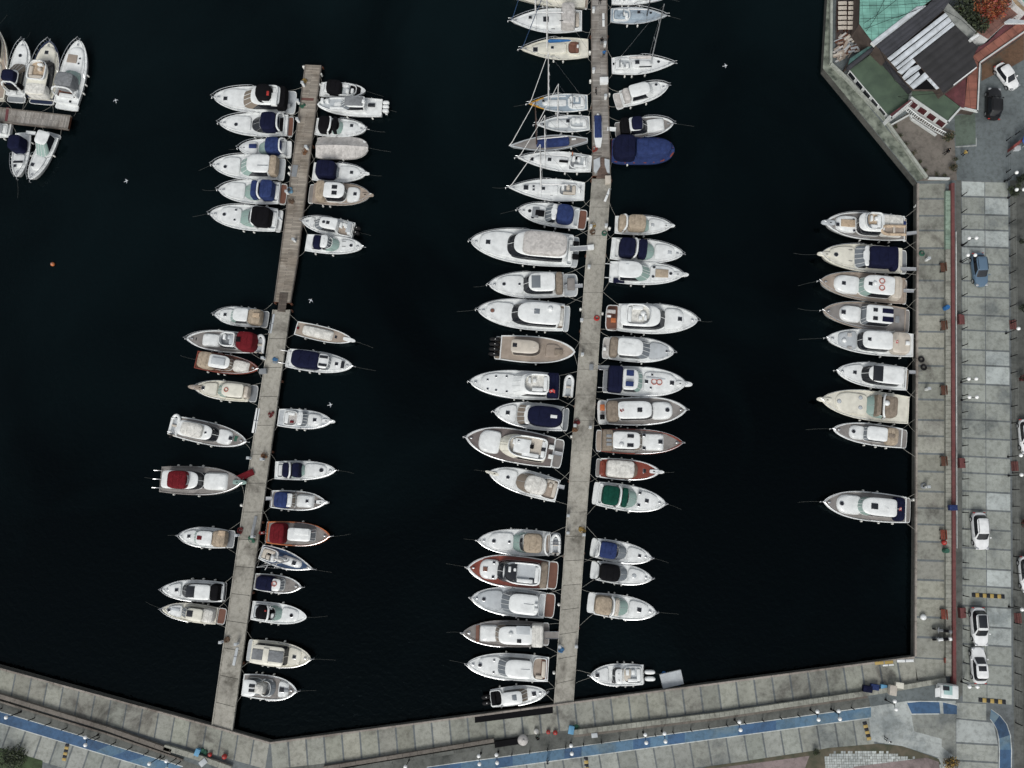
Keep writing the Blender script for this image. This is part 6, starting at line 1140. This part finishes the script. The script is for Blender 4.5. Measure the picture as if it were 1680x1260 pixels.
rp_('awning_frame', [(1295,150),(1330,128),(1440,140),(1440,162),(1300,162)], 4.9, 4.7, 'LG'); rp_('upper_roof', [(1345,-30),(1440,60),(1440,90),(1370,30),(1330,-30)], 4.6, QZ, mat('roof_ochre', (.33,.24,.15), .8, kind='noise'), 0); rp_('upper_roof', [(1380,-40),(1440,-40),(1440,30)], 4.7, QZ, RMI, 0)
def wband(name, line, w_, zt, zb, m, side=1, parent=None):
    mb = MB(); band(mb, Np(*line), w_, zt, zb, m, side, None); ob = mb.build(name, rest, smooth=False, origin=RO); ob.location = (0,0,0)
for q in (((300,40),(560,35),(820,10)),((300,130),(560,120),(740,45)),((325,160),(420,100),(600,-40)),((330,200),(500,135),(690,70)),((340,215),(400,130),(470,-10)),((640,690),(560,665),(860,640)),((860,60),(1000,140),(1120,250)),((430,330),(540,560),(650,620))):
    mb = MB(); pp = [G(*Np(k)[0], 5.1)-Vector(RO) for k in q]; mb.tube(pp, .03, 'RU', 4); mb.build('overhead_cable', rest)
wband('parapet', [(1440,218),(1130,434),(1114,770),(1000,744)], 2.4, 3.05, 2.7, WLW, 1); wband('parapet', [(1000,744),(905,850),(648,674)], 3.0, 3.6, 3.3, WLW, 1)
wband('gutter', [(1440,208),(1122,428),(1106,752)], 1.2, 3.0, 2.91, 'RU', 1)
wband('eave', [(498,800),(516,820),(660,700)], 2.6, 3.45, 3.3, WLW, -1)
# windows: dark panes on the waterside wall and the front
def facade(line, z0, z1, n, col, frame, out=.06, wn='window'):
    a, b_ = [G(*Np(q)[0], z1) for q in line]; d = b_-a; ln = d.length; d.normalize(); nn = Vector((d.y, -d.x, 0))
    if nn.dot(Vector((-1,-1,0))) < 0: nn = -nn
    rz = math.atan2(d.y, d.x); wdt = ln/n
    for i in range(n):
        c = a+d*(wdt*(i+.5))+nn*out-Vector(RO); c.z = (z0+z1)/2-RO[2]
        mb = MB(); mb.box(tuple(c), (wdt*.82, .1, z1-z0), frame, rz); f = mb.build(wn, rest, smooth=False)
        mb = MB(); c2 = c+nn*.06; mb.box(tuple(c2), (wdt*.72, .04, (z1-z0)*.86), col, rz); mb.build('pane', f, smooth=False)
facade(((228,482),(488,790)), 1.55, 2.4, 5, 'GD', 'W'); facade(((650,680),(905,850)), 1.9, 3.25, 4, mat('pane_maroon', (.06,.012,.014), .25), 'W'); facade(((505,795),(652,682)), 1.7, 3.0, 3, 'GD', 'W')
# balustrade in front of the terrace
bl = empty('balustrade', G(*Np((640,750))[0], QZ), 0, 'white balustrade of the restaurant terrace', 'balustrade'); BO = bl.location.copy()
line = [G(*Np(q)[0], QZ+.9)-BO for q in ((632,742),(702,802),(735,822),(830,885),(848,892),(915,928))]
for z_, rr in ((.95, .07), (.12, .06)): mb = MB(); mb.tube([(p.x, p.y, z_) for p in line], rr, 'W', 5); mb.build('rail', bl)
mb = MB(); 
for a, b_ in zip(line, line[1:]):
    k = max(1, int((b_-a).length/.28))
    for i in range(k):
        p = a+(b_-a)*(i/k); mb.box((p.x, p.y, .53), (.09, .09, .8), 'W')
mb.build('balusters', bl)
def lowwall(line, wpx, zt, m, label, name='garden_wall'):
    o = G(*Np(line[0])[0], QZ); r = empty(name, o, 0, label, 'wall'); mb = MB(); band(mb, Np(*line), wpx, zt, QZ, m, 1, None); ob = mb.build('wall', r, smooth=False, origin=tuple(o)); ob.location = (0,0,0); mb = MB(); band(mb, Np(*[(x-1, y+1) for x, y in line]), wpx+.5, zt+.06, zt, m, 1, None); ob = mb.build('coping', r, smooth=False, origin=tuple(o)); ob.location = (0,0,0)
lowwall([(512,855),(650,778),(660,812),(745,868),(830,925)], 1.6, QZ+.5, WLW, 'low white wall round the restaurant terrace')
lowwall([(112,-60),(108,430),(205,520),(470,800),(770,1215)], 3.2, QZ+.6, mat('concrete_sea_parapet', (.36,.38,.34), .9, kind='concrete', col2=(.2,.23,.19)), 'long mossy parapet along the restaurant sea wall')
lowwall([(775,1218),(918,1222)], 2.6, QZ+.5, WLW, 'short pale wall at the corner of the right quay')
# deck with benches north of the restaurant
mb = MB(); prism(mb, Np((140,-60),(300,-60),(292,165),(255,225),(262,290),(130,370),(132,100)), QZ+.12, QZ, mat('deck_brown', (.055,.04,.038), .9, kind='noise')); props(mb.build('terrace_deck', smooth=False), 'dark brown terrace deck under the rows of pale tables', 'terrace')
k = 0
for row in range(-1, 6):
    for colx, w_ in ((152,52),(222,46)):
        x = colx+w_/2-row*1.4*(1 if colx > 200 else .2); y = 20+row*34; nm = ['topmost','second','third','fourth','fifth','sixth','seventh'][row+1]
        if row < 0: continue
        p = G(*Np((x, y))[0], QZ+.9); r = empty('table', (p.x, p.y, QZ+.12), R(1), '%s pale slatted table in the %s column of the dark deck' % (['topmost','second','third','fourth','fifth','lowest'][row], 'wider left' if colx < 200 else 'narrower right'), 'table', 'pale slatted tables')
        mb = MB()
        for q in range(5): mb.box((0, -.21+.105*q, .75), (w_*.022, .10, .05), 'BG', bev=.01)
        mb.build('tabletop', r)
        for sx in (-1, 1): mb = MB(); mb.box((sx*w_*.008, 0, .36), (.08, .4, .72), 'HW'); mb.build('leg', r)
# rubble and planks beside the deck
mb = MB(); rr = random.Random(5)
for i in range(150):
    t, u = rr.random(), rr.random(); x = 135+t*205; y = 250+(1-t)*120*u+t*40*(u-.6)+u*60
    if x > 250 and y < 240: continue
    p = G(*Np((x, y))[0], QZ+.2); mb.box((p.x, p.y, QZ+.1+rr.random()*.25), (rr.uniform(.2, 1.3), rr.uniform(.1, .35), .1), rr.choice(['BG', 'GC', 'GY', 'BT', 'LG', 'HW']), rr.uniform(.2, 1.1))
props(mb.build('rubble', smooth=False), 'heap of broken planks and rubble between deck and green roof', 'rubble', kind='stuff')
# ---------------------------------------------------------------- trees and shrubs
def leafy(name, px, py, z, rad, h, cols, label, n=900, cat='tree', trunk=True, leaf=.22, lobes=7, seed=1):
    p = G(px, py, z+h*.6); r = empty(name, (p.x, p.y, z), 0, label, cat); rr = random.Random(seed+len(label))
    if trunk:
        mb = MB(); mb.tube([(0,0,0),(.05,.03,h*.3),(0,.05,h*.6)], .05*h*.6+.03, 'HW', 7, r1=.05)
        for k in range(6): a = k*1.05+rr.random(); mb.tube([(0,.02,h*.35),(math.cos(a)*rad*.4, math.sin(a)*rad*.4, h*.6),(math.cos(a)*rad*.7, math.sin(a)*rad*.7, h*.75)], .045, 'HW', 5, r1=.02)
        mb.build('trunk', r)
    mb = MB(); lob = [(math.cos(a)*rad*.5*q, math.sin(a)*rad*.5*q, h*rr.uniform(.45, .85), rad*rr.uniform(.35, .62)) for a, q in [(rr.uniform(0, 6.3), rr.random()**.5) for _ in range(lobes)]]
    for i in range(n):
        lx, ly, lz, lr = rr.choice(lob); v = Vector((rr.gauss(0, 1), rr.gauss(0, 1), rr.gauss(0, .8))).normalized()*lr*rr.random()**.4; c = Vector((lx, ly, lz))+v; c.z = max(.08, c.z)
        u = Vector((rr.gauss(0,1), rr.gauss(0,1), rr.gauss(0,.5))).normalized(); w_ = u.cross(Vector((rr.gauss(0,1), rr.gauss(0,1), rr.gauss(0,1)))).normalized(); s_ = leaf*rr.uniform(.5, 1.2)
        mb.poly([c-u*s_, c-w_*s_*.5, c+u*s_, c+w_*s_*.5], cols[min(len(cols)-1, int(rr.random()*len(cols)))])
    mb.build('crown' if trunk else 'foliage', r, smooth=False)
LF1 = mat('leaf_dark', (.02,.028,.015), .7); LF2 = mat('leaf_green', (.045,.06,.025), .7); LO1 = mat('leaf_orange', (.27,.085,.03), .6); LO2 = mat('leaf_red', (.24,.035,.025), .6); LO3 = mat('leaf_rust', (.12,.05,.03), .6); LB1 = mat('leaf_brown', (.10,.075,.04), .8); LY = mat('leaf_yellow', (.35,.22,.05), .7)
leafy('tree', 1617,20, QZ, 2.7, 4.6, [LO1, LO2, LO3, LO1], 'orange and red leaved tree in the courtyard behind the red tile roof', 2600, seed=3)
leafy('tree', 1588,8, QZ, 2.6, 4.0, [LF1, LF1, LF2], 'dark green tree left of the orange tree in the courtyard', 1500)
leafy('tree', 1601,40, QZ, 2.3, 3.6, [LF1, LF1, LF2], 'dark low tree below the orange tree in the courtyard', 1300, seed=6)
leafy('tree', 1640,2, QZ, 2.0, 3.6, [LF1, LO3, LB1], 'rusty brown tree right of the orange tree', 900, seed=9)
leafy('shrub', 1557,225, QZ, .9, 1.6, [LB1, LF2, LF1], 'brownish shrub at the end of the white balustrade', 420, 'shrub', False, .14)
leafy('shrub', 1563,275, QZ, .7, 1.1, [LB1, LF1], 'brown twiggy shrub at the head of the red coping', 320, 'shrub', False, .12)
leafy('shrub', 1675,292, QZ, .9, 1.6, [LF1], 'dark round shrub at the right edge below the fenced plot', 500, 'shrub', False, .14)
leafy('shrub', 1665,312, QZ, 1.1, 1.6, [LF1, LF2], 'dark shrub between the globe lamps at the right edge', 500, 'shrub', False, .14)
leafy('shrub', 1675,396, QZ, .5, 1.2, [LF1], 'small dark shrub at the right edge, uppermost on the verge', 250, 'shrub', False, .12)
leafy('shrub', 1677,505, QZ, .7, 1.3, [LF1], 'dark shrub at the right edge above the red patch', 300, 'shrub', False, .12)
leafy('shrub', 1678,622, QZ, .7, 1.3, [LF1, mat('leaf_maroon', (.10,.015,.02), .7)], 'maroon shrub at the right edge near mid height', 300, 'shrub', False, .12)
leafy('shrub', 1679,860, QZ, .7, 1.2, [M['R'], LF1], 'red flowering shrub at the right edge between the cut off cars', 260, 'shrub', False, .12)
leafy('shrub', 1558,1250, QZ, 1.1, 1.4, [LY, LB1, LF1], 'yellow brown bush at the bottom edge by the stone paving', 600, 'shrub', False, .14)
leafy('shrub', 20,1245, QZ, 2.2, .8, [LF2, LF1], 'low green planting in the lower left corner plot', 900, 'shrub', False, .16, 12)
leafy('shrub', 1338,1234, QZ, .6, .8, [LF2, LF1], 'small green bush at the tip of the stone paving', 260, 'shrub', False, .1)
for i in range(9):
    q = [(1478,222),(1487,236),(1500,252),(1510,266),(1518,280),(1537,286),(1550,288),(1470,208),(1566,262)][i]
    leafy('weed', q[0], q[1], QZ, .38+.1*(i % 3), .5, [LB1, LF2, LF1], ['thin weeds on the sea parapet, second from the top','thin weeds on the sea parapet, third from the top','thin weeds halfway down the sea parapet','weeds low on the sea parapet','weeds at the parapet corner','weeds below the short pale wall, left','weeds below the short pale wall, right','thin weeds on the sea parapet, topmost','dry weeds by the head of the green coping'][i], 120, 'weed', False, .09, 4, i)
# plot with iron fence at the right edge
fence([(1651,231),(1651,257),(1651,283),(1652,297)], 'dark railing on the left of the fenced plot at the right edge', 1.1, name='iron_railing'); fence([(1651,231),(1666,221),(1682,210),(1700,198)], 'dark slanting railing above the fenced plot at the right edge', 1.1, name='iron_railing')
r = place('parasol', 1678,241, QZ, 0, 'bright blue parasol at the right picture edge', 'parasol'); mb = MB(); mb.cyl((0,0,0), .04, 2.2, 'MW', 8); mb.build('pole', r); mb = MB(); mb.loft([[(1.1*k*math.cos(a*math.pi/4), 1.1*k*math.sin(a*math.pi/4), z_) for a in range(8)] for k, z_ in ((1,1.85),(.98,1.92),(.5,2.15),(.03,2.3))], mat('parasol_blue', (.03,.09,.36), .7), False, True); mb.build('canopy', r)
I('storage_box', 1666,245, QZ, 'pale grey box left of the blue parasol', 'box', 'LG', .8)
mb = MB(); 
for q in ([(1663,238),(1682,224),(1682,229),(1663,243)],): prism(mb, q, QZ+1.5, QZ, mat('red_awning', (.20,.045,.04), .8))
props(mb.build('awning', smooth=False), 'narrow red awning edge above the blue parasol', 'awning')
for (x, y, t) in ((1574,525,'upper'),(1575,760,'middle'),(1576,1005,'lower')):
    r = place('stair', x, y, QZ, 0, t+' red painted steps beside the red coping', 'steps'); 
    for k in range(3): mb = MB(); mb.box((-.2+.3*k, 0, .35-.12*k), (.3, 1.2, .7-.24*k), CRD); mb.build('step', r, smooth=False)
for (x, y, t) in ((1661,533,'upper'),(1664,765,'middle'),(1669,1014,'lower')):
    r = place('stair', x, y, QZ, 0, t+' dull red steps on the right side of the road', 'steps')
    for k in range(3): mb = MB(); mb.box((-.25+.25*k, 0, .03+.05*k), (.25, 1.2, .06+.1*k), mat('concrete_dull_red', (.13,.05,.045), .9, kind='concrete')); mb.build('step', r, smooth=False)
